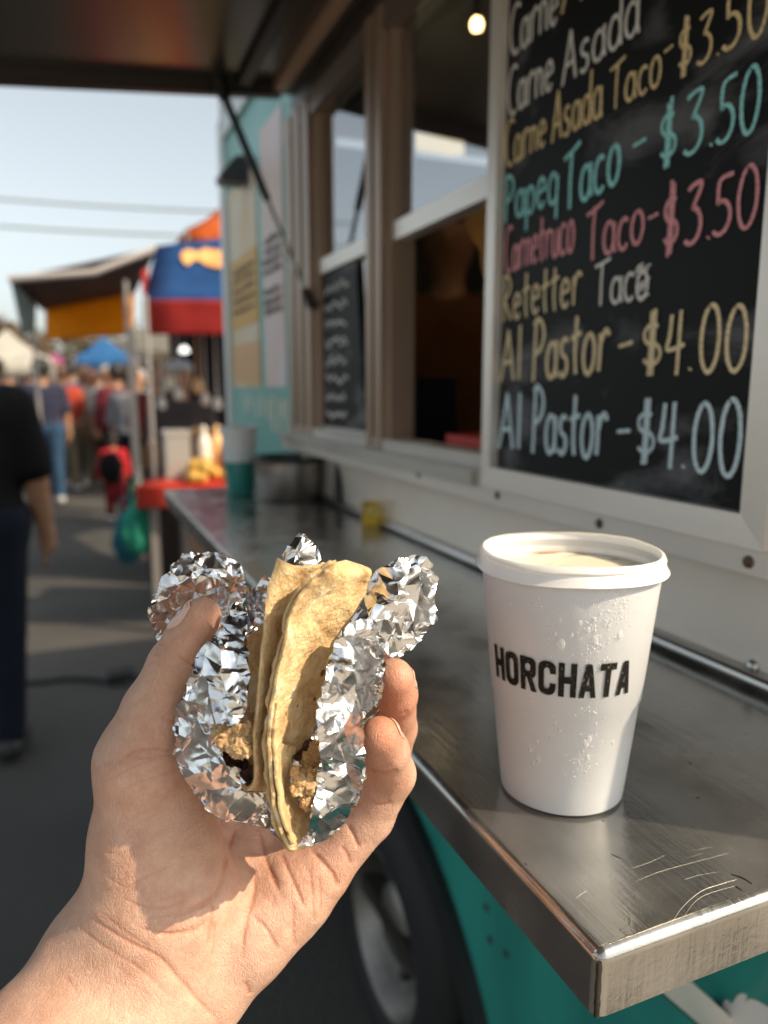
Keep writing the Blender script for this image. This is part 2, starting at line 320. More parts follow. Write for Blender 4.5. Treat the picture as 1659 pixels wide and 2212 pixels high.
# wheel
wh = bpy.data.objects.new('wheel', None); COL.objects.link(wh); wh.parent = truck; wc = Vector((.615, 1.265, .290)); wh.location = wc-Vector(truck.location)
bm = NB(); lathe(bm, wc, [(.175,-.085),(.19,-.100),(.225,-.103),(.262,-.092),(.288,-.068),(.288,.07),(.262,.095),(.19,.10),(.175,.09)], 72, axis=(1,0,0)); fin('tyre', bm, mat('tyre_rubber', (.013,.013,.014), .7, 0, .3, 20), wh, smooth=True)
bm = NB(); lathe(bm, wc, [(.176,-.080),(.170,-.092),(.160,-.086),(.15,-.05),(.138,-.030),(.10,-.026),(.085,-.055),(.055,-.070),(.0005,-.070)], 72, axis=(1,0,0)); fin('rim', bm, mat('worn_wheel_rim', (.30,.285,.26), .45, .8, .5, 9), wh, smooth=True)
for k in range(8):
    a = k*math.pi/4; c = wc+Vector((-.030, .118*math.cos(a), .118*math.sin(a))); bm = NB(); lathe(bm, c, [(.013,0),(.013,-.014),(.008,-.02),(.0003,-.02)], 6, axis=(1,0,0)); fin('wheel_nut', bm, BLACKP, wh)
# body rivets, rust-bled
for q in ((1020,1775),(1052,1960),(1060,2030),(1095,2060),(930,1830)):
    p = onx(*q, WX); bm = NB(); lathe(bm, (WX-.0003, p[1], p[2]), [(.0001,0),(.006,0),(.0045,-.003),(.0001,-.0035)], 12, axis=(1,0,0)); T('body_rivet', bm, mat('dark_rivet', (.02,.05,.045), .5), smooth=True)
# white painted emblem near the corner
def flat_poly(name, pix, X, m, parent, t=.0012):
    pts = [onx(x, y, X) for x, y in pix]; bm = NB(); prism(bm, pts, (t,0,0)); return fin(name, bm, m, parent)
emb = catmull([(1562,2240),(1556,2195),(1566,2160),(1580,2168),(1592,2152),(1603,2146),(1612,2152),(1609,2165),(1622,2158),(1650,2170),(1690,2200),(1720,2260),(1650,2300)], 6, True)
flat_poly('painted_emblem', [tuple(p) for p in emb], WX-.0013, WHITEP, truck)
flat_poly('painted_emblem', [tuple(p) for p in catmull([(1541,2195),(1535,2210),(1540,2222),(1549,2215),(1548,2198)], 5, True)], WX-.0013, WHITEP, truck)
# posters on the painted side
POSTER1 = mat('mustard_poster', (.62,.42,.16), .5, 0, .5, 3.5, col2=(.66,.60,.48), stretch=(1,1.2,1.4), detail=2)
POSTER2 = mat('lilac_poster', (.66,.62,.68), .5, 0, .3, 3, col2=(.66,.52,.46), detail=2)
def wall_rect(name, px0, px1, za, zb, X, t, m, parent):
    y0 = onx(px0, 700, X)[1]; y1 = onx(px1, 700, X)[1]; bm = NB(); box(bm, X, X+t, min(y0,y1), max(y0,y1), za, zb); return fin(name, bm, m, parent)
P1 = wall_rect('poster', 500, 560, 1.405, 2.0, WX-.003, .002, POSTER1, truck)
P2 = wall_rect('poster', 571, 617, 1.405, 2.06, WX-.003, .002, POSTER2, truck)
wall_rect('mustard_block', 502, 559, 1.585, 1.79, WX-.0042, .001, mat('mustard_print', (.60,.33,.035), .5), P1)
wall_rect('orange_block', 502, 559, 1.42, 1.535, WX-.0042, .001, mat('tan_print', (.62,.36,.16), .5), P1)
DARKPR = mat('dark_print', (.10,.06,.05), .6)
for P, a, b, zz in ((P1,506,555,[1.635,1.665,1.695,1.725,1.75]),(P2,575,612,[1.60,1.625,1.65,1.70,1.725,1.75,1.775])):
    ya = onx(a,700,WX)[1]; yb = onx(b,700,WX)[1]
    for z in zz:
        bm = NB(); y = yb
        while y < ya-.02:
            l = random.uniform(.012,.035); box(bm, WX-.0062, WX-.0050, y, min(y+l, ya), z-random.uniform(.004,.009), z+random.uniform(.003,.010)); y += l+random.uniform(.008,.018)
        fin('poster_writing', bm, DARKPR, P)
bm = NB()
for i, x in enumerate((532,541,556,568,581,590,604,612,620)):
    y = onx(x, 880, WX)[1]; h = random.uniform(.03,.09); bm = NB(); box(bm, WX-.0014, WX-.0002, y-.013, y+.012, 1.375-h, 1.375+random.uniform(-.005,.012)); T('painted_letter', bm, mat('cream_paint', (.62,.60,.50), .5))
# floodlight on the far corner
fl = onx(512, 362, WX-.03)
q_ = lambda x, y, z: (WX+x, fl[1]+y, fl[2]+z)
bm = NB(); prism(bm, [q_(-.085,-.03,-.030),q_(-.078,-.03,-.045),q_(-.010,-.03,-.045),q_(-.004,-.03,.03),q_(-.04,-.03,.022)], (0,.07,0)); flood = T('floodlight', bm, BLACKP, bevel=.004)
bm = NB(); tube(bm, [(WX-.015, fl[1], fl[2]+.01),(WX+.002, fl[1], fl[2]+.02)], .010); fin('floodlight_bracket', bm, BLACKP, flood)
# awning: hinged panel, polished underside, frame and ribs
def awn_pt(u, y, off=0):                       # u = distance out from the hinge
    return Vector((WX-.04-u*.995, y+u*.03, 2.045-u*.085+off))
AW, AY0, AY1 = 1.15, -.30, 1.665
awm = mat('polished_awning_underside', (.23,.205,.185), .24, .85, .25, 2.5, .0006, 5)
bm = NB(); prism(bm, [awn_pt(0,AY0), awn_pt(AW,AY0), awn_pt(AW,AY1), awn_pt(0,AY1)], (0,0,.012)); awning = T('awning', bm, awm)
FRD = mat('awning_frame_dark', (.045,.04,.038), .35, .5)
bm = NB()
def bar(bm, a, b, wv, hv):
    a, b, wv, hv = map(Vector, (a, b, wv, hv)); prism(bm, [a-wv-hv, a+wv-hv, a+wv+hv, a-wv+hv], b-a)
bar(bm, awn_pt(0,AY1+.012,-.004), awn_pt(AW,AY1+.012,-.004), (0,.012,0), (0,0,.02)); bar(bm, awn_pt(AW+.012,AY0,-.004), awn_pt(AW+.012,AY1,-.004), (.012,0,0), (0,0,.02)); fin('awning_edge', bm, FRD, awning, bevel=.002)
for u in (.115,):
    bm = NB(); bar(bm, awn_pt(u,AY0,-.008), awn_pt(u-.03,AY1,-.008), (.012,0,0), (0,0,.0078)); fin('awning_rib', bm, FRD, awning, bevel=.002)
bm = NB(); bar(bm, awn_pt(.006,AY0,-.01), awn_pt(.006,AY1,-.01), (.010,0,0), (0,0,.0095)); fin('hinge_strip', bm, mat('hinge_strip_warm', (.62,.42,.30), .4, .3), awning, bevel=.002)
# gas strut
sa = Vector(awn_pt(.135, AY1-.01, -.012)); sb_ = Vector((WX-.025, 1.525, 1.572)); d = sb_-sa
bm = NB(); tube(bm, [sa+d*.05, sa+d*.52], .0085, 14); strut = T('gas_strut', bm, BLACKP, smooth=True)
bm = NB(); tube(bm, [sa+d*.52, sa+d*.97], .0048, 12); fin('piston_rod', bm, mat('rod_steel', (.45,.46,.45), .25, .9), strut, smooth=True)
bm = NB(); tube(bm, [sa-d*.02, sa+d*.06], [.018,.013], 12); fin('ball_joint', bm, BLACKR, strut, smooth=True)
bm = NB(); tube(bm, [sb_-d*.07, sb_, sb_+Vector((.022,0,0))], [.009,.011,.008], 12); fin('ball_joint', bm, BLACKR, strut, smooth=True)
# lights inside
l0, l1 = Vector(at(868,299,1.95)), Vector(at(990,322,2.03)); hw_ = Vector((.012,-.012,0)); hv_ = Vector((0,0,.017)); bm = NB(); prism(bm, [l0-hw_-hv_, l0+hw_-hv_, l0+hw_+hv_, l0-hw_+hv_], l1-l0); T('strip_light', bm, mat('strip_light_glow', (.9,.85,.7), .5, emit=(1,.80,.50,.75)))
p = at(1030, 52, 1.35); bm = NB(); lathe(bm, p, [(.0005,-.013),(.009,-.010),(.012,0),(.008,.009),(.0005,.013)], 20); lampo = T('pendant_lamp', bm, mat('warm_bulb', (1,.8,.5), .4, emit=(1,.66,.28,10)), smooth=True)
bm = NB(); lathe(bm, (1.35, 1.25, 2.05), [(.0005,-.03),(.045,-.02),(.05,0),(.03,.03),(.0005,.04)], 20); T('unseen_fill_lamp', bm, mat('fill_lamp_glow', (1,.8,.5), .4, emit=(1,.62,.30,9)), smooth=True)  # added lamp, out of view, for a faint warm fill inside
bm = NB(); box(bm, .95, 1.75, 2.28, 2.47, 1.52, 1.545); T('kitchen_shelf', bm, mat('kitchen_shelf_steel', (.35,.33,.30), .4, .6))
bm = NB(); tube(bm, [p+np.array((0,0,.011)), p+np.array((0,0,.13))], .006); fin('lamp_cord', bm, BLACKP, lampo)
# ================================================================== MENU BOARD
BX = .468                                      # writing surface
y_far, y_near, z_bot = .764, float(onx(1626, 750, .457)[1]), 1.308
board = thing('menu_board', 'black chalkboard menu with chalk taco prices in an aluminium frame on the truck wall', 'menu board', (BX, .58, z_bot-.024))
ZT = 2.02
def chalkboard_mat(name, seed=0.):
    m = mat(name, (.014,.014,.016), .55); n, l, b = nodes(m); tc = n.new('ShaderNodeTexCoord')
    mp = n.new('ShaderNodeMapping'); mp.inputs['Location'].default_value = (seed,)*3; mp.inputs['Scale'].default_value = (1,3.2,7); mp.inputs['Rotation'].default_value = (.45,0,0); l.new(tc.outputs['Object'], mp.inputs[0])
    a = n.new('ShaderNodeTexNoise'); a.inputs['Scale'].default_value = 2.2; a.inputs['Detail'].default_value = 8; a.inputs['Roughness'].default_value = .62; a.inputs['Distortion'].default_value = .7; l.new(mp.outputs[0], a.inputs[0])
    c = n.new('ShaderNodeTexNoise'); c.inputs['Scale'].default_value = 6; c.inputs['Detail'].default_value = 2; l.new(tc.outputs['Object'], c.inputs[0])
    mu = n.new('ShaderNodeMath'); mu.operation = 'MULTIPLY'; l.new(a.outputs[0], mu.inputs[0]); l.new(c.outputs[0], mu.inputs[1])
    r = n.new('ShaderNodeValToRGB'); e = r.color_ramp.elements; e[0].position = .25; e[0].color = (.0055,.0052,.0056,1); e[1].position = .42; e[1].color = (.20,.20,.215,1); b.inputs['Specular IOR Level'].default_value = .22; l.new(mu.outputs[0], r.inputs[0]); l.new(r.outputs[0], b.inputs['Base Color'])
    return m
CHB = chalkboard_mat('smudged_chalkboard')
bm = NB(); box(bm, BX, .492, y_near-.004, y_far+.004, z_bot-.004, ZT); fin('chalk_panel', bm, CHB, board)
# mitred frame, L-shaped section: front face and bevel towards the panel
def mitre(bm, p0, p1, inw, wid, x0, x1):
    """bar from p0 to p1 (outer corners, y z), inner edge shifted by 'inw' corner offsets"""
    (a, b) = p0, p1
    ia = (a[0]+inw[0][0]*wid, a[1]+inw[0][1]*wid); ib = (b[0]+inw[1][0]*wid, b[1]+inw[1][1]*wid)
    P = [(x0, *a), (x0, *b), (x0+.0015, *ib), (x0+.0015, *ia)]; Q = [(x1, *a), (x1, *b), (x1, *ib), (x1, *ia)]
    v = [bm.verts.new(p) for p in P]; w_ = [bm.verts.new(p) for p in Q]
    bm.faces.new(v); bm.faces.new(w_[::-1])
    for i in range(4): bm.faces.new((v[i], w_[i], w_[(i+1) % 4], v[(i+1) % 4]))
FW = .0245
yo0, yo1, zo0, zo1 = y_near-FW, y_far+FW*.72, z_bot-FW, ZT+FW
for p0, p1, inw in (((yo0,zo0),(yo1,zo0),((1,1),(-.72,1))), ((yo0,zo1),(yo1,zo1),((1,-1),(-.72,-1))), ((yo0,zo0),(yo0,zo1),((1,1),(1,-1))), ((yo1,zo0),(yo1,zo1),((-.72,1),(-.72,-1)))):
    bm = NB(); mitre(bm, p0, p1, inw, FW-.0003, .4555, .494); fin('frame_rail', bm, FRAME, board, bevel=.0012)
# single stroke letters: x right, y up, cap height 1
def arc(cx, cy, rx, ry, a0, a1, n=14): return [(cx+rx*math.cos(math.radians(a0+(a1-a0)*i/n)), cy+ry*math.sin(math.radians(a0+(a1-a0)*i/n))) for i in range(n+1)]
bowl = lambda cx=.22, w_=.19, h=.29: arc(cx, .28, w_, h, 60, 410)
G = {
 'C': (.52, [arc(.36,.5,.32,.52,55,300)]), 'A': (.56, [[(.0,-.03),(.13,.45),(.28,1.0)],[(.28,1.0),(.38,.55),(.52,-.02)],[(.07,.33),(.45,.36)]]),
 'P': (.50, [[(.08,-.04),(.09,.5),(.10,1.0)],[(.02,.92)]+arc(.12,.72,.34,.28,85,-95)]), 'R': (.52, [[(.08,0),(.10,1.0)],[(.02,.95)]+arc(.12,.75,.30,.25,85,-95)+[(.25,.3),(.50,-.02)]]),
 'T': (.58, [[(-.02,.92),(.3,.97),(.62,1.05)],[(.30,.97),(.27,.5),(.28,-.03)]]),
 'a': (.44, [bowl(),[(.40,.58),(.40,.2),(.46,-.02)]]), 'r': (.36, [[(.05,.58),(.07,.3),(.06,0)],[(.06,.35),(.16,.55),(.27,.60),(.36,.52)]]),
 'n': (.42, [[(.04,.58),(.05,0)],[(.05,.38)]+arc(.2,.38,.15,.2,150,10)+[(.36,.2),(.40,0)]]), 'e': (.42, [[(.05,.30),(.36,.36)]+arc(.21,.30,.17,.29,10,320)]),
 's': (.36, [arc(.19,.45,.13,.14,40,250,9)+arc(.17,.14,.14,.16,85,-150,10)]), 'd': (.44, [bowl(),[(.41,1.0),(.40,.4),(.44,-.02)]]),
 'c': (.38, [arc(.22,.28,.19,.30,50,315)]), 'o': (.42, [arc(.21,.28,.19,.31,95,465,20)]), 'p': (.44, [[(.05,.55),(.04,-.38)],arc(.22,.27,.18,.28,150,-200)]),
 'q': (.44, [bowl(),[(.41,.58),(.40,-.34)]]), 't': (.34, [[(.15,.92),(.14,.3),(.2,-.02)],[(-.02,.55),(.34,.62)]]), 'u': (.42, [[(.04,.56)]+arc(.2,.2,.16,.22,180,360)+[(.37,.56)],[(.37,.56),(.40,-.02)]]),
 'l': (.16, [[(.07,1.0),(.07,-.02)]]), 'i': (.16, [[(.07,.55),(.07,0)],[(.07,.75),(.075,.78)]]),
 '-': (.40, [[(.05,.40),(.36,.45)]]), '.': (.16, [[(.06,.0),(.085,.03)]]),
 '$': (.52, [arc(.25,.66,.17,.19,50,260,10)+arc(.25,.28,.18,.2,80,-150,12),[(.22,1.12),(.22,.5),(.21,-.14)],[(.29,1.10),(.28,-.13)]]),
 '3': (.46, [[(.05,.93),(.2,1.0),(.38,.98),(.20,.60)]+arc(.18,.29,.23,.31,80,-130,12)]), '5': (.50, [[(.46,1.0),(.14,.95),(.12,.56)]+arc(.2,.28,.24,.30,100,-135,12)]),
 '0': (.52, [arc(.25,.48,.215,.53,100,470,24)]), '4': (.54, [[(.14,1.0),(.10,.6),(.05,.40),(.28,.40),(.52,.46)],[(.38,1.02),(.37,.5),(.36,-.06)]]), ' ': (.30, []),
}
def chalk_mat(name, c):
    m = bpy.data.materials.new(name); m.use_nodes = True; n, l, b = nodes(m); b.inputs['Base Color'].default_value = (*c, 1); b.inputs['Roughness'].default_value = .95; b.inputs['Specular IOR Level'].default_value = .1
    tc = n.new('ShaderNodeTexCoord'); t = n.new('ShaderNodeTexNoise'); t.inputs['Scale'].default_value = 420; t.inputs['Detail'].default_value = 4; t.inputs['Roughness'].default_value = .75; l.new(tc.outputs['Object'], t.inputs[0])
    r = n.new('ShaderNodeValToRGB'); r.color_ramp.elements[0].position = .34; r.color_ramp.elements[1].position = .56; r.color_ramp.elements[0].color = (.42,)*3+(1,); r.color_ramp.elements[1].color = (.95,)*3+(1,); l.new(t.outputs[0], r.inputs[0]); l.new(r.outputs[0], b.inputs['Alpha']); return m
CHALK = {k: chalk_mat('chalk_'+k, c) for k, c in dict(white=(.93,.91,.86), mustard=(.93,.73,.40), teal=(.40,.87,.87), pink=(.91,.42,.46), beige=(.95,.79,.50), frost=(.72,.88,.94)).items()}
def stroke_ribbon(bm, pts3, wid, xo, side):
    """flat chalk stroke lying on the board: two edges each side of the path, frayed a little"""
    prev = None
    for i, p in enumerate(pts3):
        a = pts3[max(0, i-1)]; b = pts3[min(len(pts3)-1, i+1)]; d = Vector((b[0]-a[0], b[1]-a[1])); d = d.normalized() if d.length > 1e-9 else Vector((1,0)); nrm = Vector((-d.y, d.x))
        e = wid*(.5+.10*noise.noise(Vector((p[0]*420, p[1]*420, 3)))); jit = wid*.08*noise.noise(Vector((p[0]*90, p[1]*90, 9)))
        q = [bm.verts.new((xo, p[0]+nrm.x*(e*k+jit), p[1]+nrm.y*(e*k+jit))) for k in (-1, 1)]
        if prev: bm.faces.new((prev[0], prev[1], q[1], q[0]))
        prev = q
XOFF = [0.0]
def write(text, p0, p1, ptop, m, parent, name='chalk_writing', X=BX, sw=.082, double=True, slant=0.0):
    """text on the board between two baseline points; ptop fixes the cap height"""
    a = onx(*p0, X); b = onx(*p1, X); h = onx(*ptop, X)[2]-a[2]; TR = .10; tot = sum(G[c][0]+TR for c in text)-TR
    ex = (b-a)/tot; x = 0; bm = NB()
    for c in text:
        for st in G[c][1]:
            js = 1+.05*random.uniform(-1,1); dy = random.uniform(-.015,.015)
            pts = [tuple(p) for p in catmull(st, 5)] if len(st) > 2 else [tuple(np.array(st[0])+(np.array(st[-1])-np.array(st[0]))*t) for t in np.linspace(0,1,10)]
            for rep in range(2 if double and c != '$' else 1):
                o = (random.uniform(-.016,.016), random.uniform(-.012,.012)) if rep else (0,0)
                P3 = []
                for (gx, gy) in pts:
                    q = a+ex*(x+gx+slant*gy+o[0]); P3.append((q[1], q[2]+h*(gy*js+dy+o[1])))
                XOFF[0] += .000004; stroke_ribbon(bm, P3, h*sw*(.8 if rep else 1), X-.0006-XOFF[0] % .0006, 1)
        x += G[c][0]+TR
    return fin(name, bm, m, parent)
K = CHALK
write('Carne', (1102,122), (1206,46), (1112,12), K['white'], board)
write('A', (1215,26), (1262,-6), (1225,-110), K['mustard'], board)
write('$', (1437,-15), (1470,-30), (1440,-140), K['teal'], board)
write('Carne', (1097,252), (1195,190), (1111,145), K['white'], board); write('Asada', (1216,183), (1380,68), (1226,72), K['white'], board)
write('Carne', (1092,362), (1180,314), (1101,268), K['mustard'], board); write('Asada', (1194,306), (1300,250), (1200,205), K['mustard'], board); write('Taco', (1318,240), (1428,180), (1325,145), K['mustard'], board)
write('-', (1432,150), (1456,136), (1432,70), K['mustard'], board); write('$3.', (1462,160), (1560,115), (1464,58), K['mustard'], board); write('50', (1560,110), (1662,62), (1560,-10), K['mustard'], board)
write('Papeq', (1091,480), (1206,435), (1097,382), K['teal'], board); write('Taco', (1218,455), (1338,390), (1220,333), K['teal'], board)
write('-', (1362,355), (1398,340), (1362,258), K['teal'], board); write('$3.', (1420,355), (1546,312), (1422,240), K['teal'], board); write('50', (1546,312), (1642,268), (1546,188), K['teal'], board)
write('Carnetruco', (1091,590), (1240,538), (1098,498), K['pink'], board); write('Taco', (1266,565), (1390,520), (1268,458), K['pink'], board)
write('-', (1396,510), (1424,502), (1396,425), K['pink'], board); write('$3.', (1428,540), (1540,512), (1428,418), K['pink'], board); write('50', (1538,510), (1638,480), (1538,390), K['pink'], board)
write('Retetter', (1086,695), (1255,655), (1090,602), K['beige'], board); write('Taco', (1285,660), (1400,642), (1285,568), K['white'], board)
bm = NB()
for i in range(16):                                            # scribble beside the last o
    q = onx(1380+random.uniform(0,22), 575+random.uniform(0,70), BX); l = random.uniform(.006,.012); stroke_ribbon(bm, [(q[1]+l/2-l*t, q[2]+l*.3*t) for t in np.linspace(0,1,5)], .0016, BX-.0006-i*.00001, 1)
fin('chalk_scribble', bm, K['white'], board)
write('Al', (1083,823), (1128,816), (1094,716), K['beige'], board); write('Pastor', (1150,820), (1314,798), (1152,694), K['beige'], board, slant=.03)
write('-', (1332,790), (1370,785), (1332,690), K['beige'], board); write('$', (1382,798), (1436,795), (1382,685), K['beige'], board); write('4.00', (1436,803), (1614,792), (1436,680), K['beige'], board)
write('Al', (1079,965), (1126,969), (1090,848), K['frost'], board); write('Pastor', (1148,972), (1308,985), (1150,843), K['frost'], board, slant=.03)
write('-', (1328,975), (1364,980), (1328,873), K['frost'], board); write('$', (1370,985), (1420,990), (1370,874), K['frost'], board); write('4.00', (1420,1002), (1600,1022), (1420,868), K['frost'], board)
# small second board seen behind the far window pane
b2 = thing('small_menu_board', 'small dark menu board with white scrawl propped in the far window', 'menu board', (.498, 1.42, 1.324))
bm = NB(); prism(bm, [(.4965, 1.513, 1.324),(.4965, 1.275, 1.324),(.4965, 1.318, 1.632),(.4965, 1.513, 1.632)], (.005,0,0)); fin('chalk_panel', bm, CHB, b2)
for i in range(8):
    z = 1.60-i*.036; y = 1.5; bm = NB(); pts = []
    yy = 1.500
    while yy > 1.325+random.uniform(0,.05):
        pts.append((yy, z+random.uniform(-.009,.009))); yy -= .0085
    stroke_ribbon(bm, pts, .005, .4960, 1); fin('chalk_writing', bm, K['white'], b2)
# ================================================================== CUP
cb = onz(1211, 1697, CZ); CUPB = Vector((cb[0], cb[1], CZ+.0006))
sA = np.array(px_of((CUPB.x, CUPB.y, CZ)))
depth_c = float((np.array(CUPB)-CAM)@AF)
def z_on_axis(py):
    lo, hi = CZ, CZ+.3
    for _ in range(50):
        mid = (lo+hi)/2
        if px_of((CUPB.x, CUPB.y, mid))[1] > py: lo = mid
        else: hi = mid
    return lo
HT = z_on_axis(1186)-CUPB.z                     # rim height above the base
def d_at(h): return float((np.array((CUPB.x, CUPB.y, CUPB.z+h))-CAM)@AF)
RB = 127.5*d_at(0)/FPX; RT = 186*d_at(HT-.012)/FPX; RL = 199*d_at(HT)/FPX
print('cup', CUPB, HT, RB, RT, RL)
cup = thing('drink_cup', 'frosted white cup of horchata with black lettering and water drops on the steel counter', 'cup', CUPB)
def cup_mat():
    m = mat('frosted_white_plastic', (.66,.67,.69), .40, sss=.0); n, l, b = nodes(m)
    o = [x for x in n if x.type == 'OUTPUT_MATERIAL'][0]; t = n.new('ShaderNodeBsdfTranslucent'); t.inputs[0].default_value = (.93,.93,.93,1); mx = n.new('ShaderNodeMixShader'); mx.inputs[0].default_value = .16
    l.new(b.outputs[0], mx.inputs[1]); l.new(t.outputs[0], mx.inputs[2]); l.new(mx.outputs[0], o.inputs[0])
    tc = n.new('ShaderNodeTexCoord'); v = n.new('ShaderNodeTexNoise'); v.inputs['Scale'].default_value = 900; v.inputs['Detail'].default_value = 3; l.new(tc.outputs['Object'], v.inputs[0])
    bp = n.new('ShaderNodeBump'); bp.inputs['Distance'].default_value = .0002; bp.inputs['Strength'].default_value = .5; l.new(v.outputs[0], bp.inputs['Height']); l.new(bp.outputs[0], b.inputs['Normal']); return m
CUPM = cup_mat()
hb = HT-.0105                                    # where the lid skirt starts
rr = lambda h: RB+(RT-RB)*min(max((h-.0)/(HT-.012), 0), 1)
bm = NB(); step = .42*HT
lathe(bm, CUPB, [(.0001,.003),(RB-.004,.003),(RB-.003,0),(RB,.0016),(rr(.012),.012),(rr(step)-.0000,step),(rr(step)+.0009,step+.0012),(rr(hb)+.0006,hb),(RT,HT-.004),(RT-.0012,HT-.004),(rr(hb)-.0008,hb),(rr(step)-.0012,step),(RB-.0012,.005),(.0001,.005)], 128)
body = fin('cup_wall', bm, CUPM, cup, smooth=True)
bm = NB(); lathe(bm, CUPB, [(RT-.0012,HT-.012),(RT-.0006,HT-.003),(RT+.0006,HT-.0004),(RL-.0034,HT+.0008),(RL-.0016,HT-.0002),(RL-.0008,HT-.0022),(RL-.0017,HT-.0034),(RL-.0010,HT-.0044),(RL-.0002,HT-.0070),(RL+.0012,HT-.0092),(RL+.0007,HT-.0098),(RL-.0010,HT-.0085),(RT+.0004,HT-.0078)], 128)
for v in bm.verts:
    a = math.atan2(v.co.y-CUPB.y, v.co.x-CUPB.x); v.co.z += .0005*math.sin(3*a+1)+.0003*noise.noise(Vector((a*4,0,0)))
fin('lid_ring', bm, mat('lid_plastic', (.82,.81,.79), .3, sss=.3, sssr=(1,.9,.7), ssscale=.004), cup, smooth=True)
hd = HT-.0125; bm = NB()
def drink_mat():
    m = mat('cinnamon_milk', (.78,.70,.55), .25, sss=.3, sssr=(1,.8,.5), ssscale=.003); n, l, b = nodes(m); tc = n.new('ShaderNodeTexCoord'); mp = n.new('ShaderNodeMapping'); mp.inputs['Scale'].default_value = (22,75,20); mp.inputs['Rotation'].default_value = (0,0,-.25); l.new(tc.outputs['Object'], mp.inputs[0])
    t = n.new('ShaderNodeTexNoise'); t.inputs['Scale'].default_value = 1; t.inputs['Detail'].default_value = 6; t.inputs['Distortion'].default_value = .8; l.new(mp.outputs[0], t.inputs[0]); r = n.new('ShaderNodeValToRGB'); e = r.color_ramp.elements; e[0].position = .50; e[0].color = (.80,.72,.56,1); e[1].position = .66; e[1].color = (.34,.16,.05,1); l.new(t.outputs[0], r.inputs[0]); l.new(r.outputs[0], b.inputs['Base Color']); return m
lathe(bm, CUPB, [(.0001,hd-.0005)]+[(rr(hd)*k, hd-.0005) for k in (.3,.6,.9)]+[(rr(hd)-.0014,hd)], 64); fin('drink', bm, drink_mat(), cup, smooth=True)
# lettering: heavy condensed capitals bent round the wall
VA = math.atan2(CAM[1]-CUPB.y, CAM[0]-CUPB.x)   # direction of the viewer's side
def on_cup(ang, h, off=.0004): r = rr(h)+off+(.0009 if h > step else 0); return Vector((CUPB.x+r*math.cos(VA+ang), CUPB.y+r*math.sin(VA+ang), CUPB.z+h))
LT = {
 'H': [[(0,0),(.33,0),(.33,1),(0,1)],[(.67,0),(1,0),(1,1),(.67,1)],[(.33,.40),(.67,.40),(.67,.60),(.33,.60)]],
 'T': [[(0,.80),(1,.80),(1,1),(0,1)],[(.33,0),(.67,0),(.67,.80),(.33,.80)]],
 'A': [[(0,0),(.31,0),(.62,1),(.33,1)],[(.69,0),(1,0),(.67,1),(.42,.93),(.5,.8)],[(.27,.20),(.73,.20),(.68,.37),(.32,.37)]],
}
def ring(x0, x1, y0, y1, tx, ty, rad, gap=None):
    """rounded-rectangle ring as quads; gap = (y0, y1) cut on the right side"""
    def rr_(x0, x1, y0, y1, r, rx): return [(x1-rx+rx*math.cos(a), y1-r+r*math.sin(a)) for a in np.linspace(0, math.pi/2, 6)]+[(x0+rx+rx*math.cos(a), y1-r+r*math.sin(a)) for a in np.linspace(math.pi/2, math.pi, 6)]+[(x0+rx+rx*math.cos(a), y0+r+r*math.sin(a)) for a in np.linspace(math.pi, 1.5*math.pi, 6)]+[(x1-rx+rx*math.cos(a), y0+r+r*math.sin(a)) for a in np.linspace(1.5*math.pi, 2*math.pi, 6)]
    o = rr_(x0, x1, y0, y1, rad, rad*1.9); i = rr_(x0+tx, x1-tx, y0+ty, y1-ty, rad*.55, rad*.9); n = len(o); q = []
    for k in range(n):
        k2 = (k+1) % n
        if gap and k == n-1:
            q.append([o[k], (o[k][0], gap[0]), (i[k][0], gap[0]), i[k]]); q.append([(o[k2][0], gap[1]), o[k2], i[k2], (i[k2][0], gap[1])]); continue
        q.append([o[k], o[k2], i[k2], i[k]])
    return q
LT['O'] = ring(0,1,0,1,.33,.18,.22); LT['C'] = ring(0,1,0,1,.33,.18,.22,(.36,.64))
LT['R'] = [[(0,0),(.33,0),(.33,1),(0,1)]]+[[p for p in q] for q in ring(.0,1,.40,1,.33,.18,.17) if min(p[0] for p in q) > .2 or True]+[[(.42,.44),(.74,.44),(1.04,0),(.70,0)]]
word = 'HORCHATA'; zl0 = z_on_axis(1508)-CUPB.z; INK = mat('worn_black_ink', (.01,.009,.008), .6, spec=.2)
n_, l_, b_ = nodes(INK); tc = n_.new('ShaderNodeTexCoord'); t = n_.new('ShaderNodeTexNoise'); t.inputs['Scale'].default_value = 900; t.inputs['Detail'].default_value = 3; l_.new(tc.outputs['Object'], t.inputs[0]); r = n_.new('ShaderNodeValToRGB'); r.color_ramp.elements[0].position = .62; r.color_ramp.elements[1].position = .72; r.color_ramp.elements[0].color = (.008,.007,.006,1); r.color_ramp.elements[1].color = (.30,.27,.22,1); l_.new(t.outputs[0], r.inputs[0]); l_.new(r.outputs[0], b_.inputs['Base Color'])
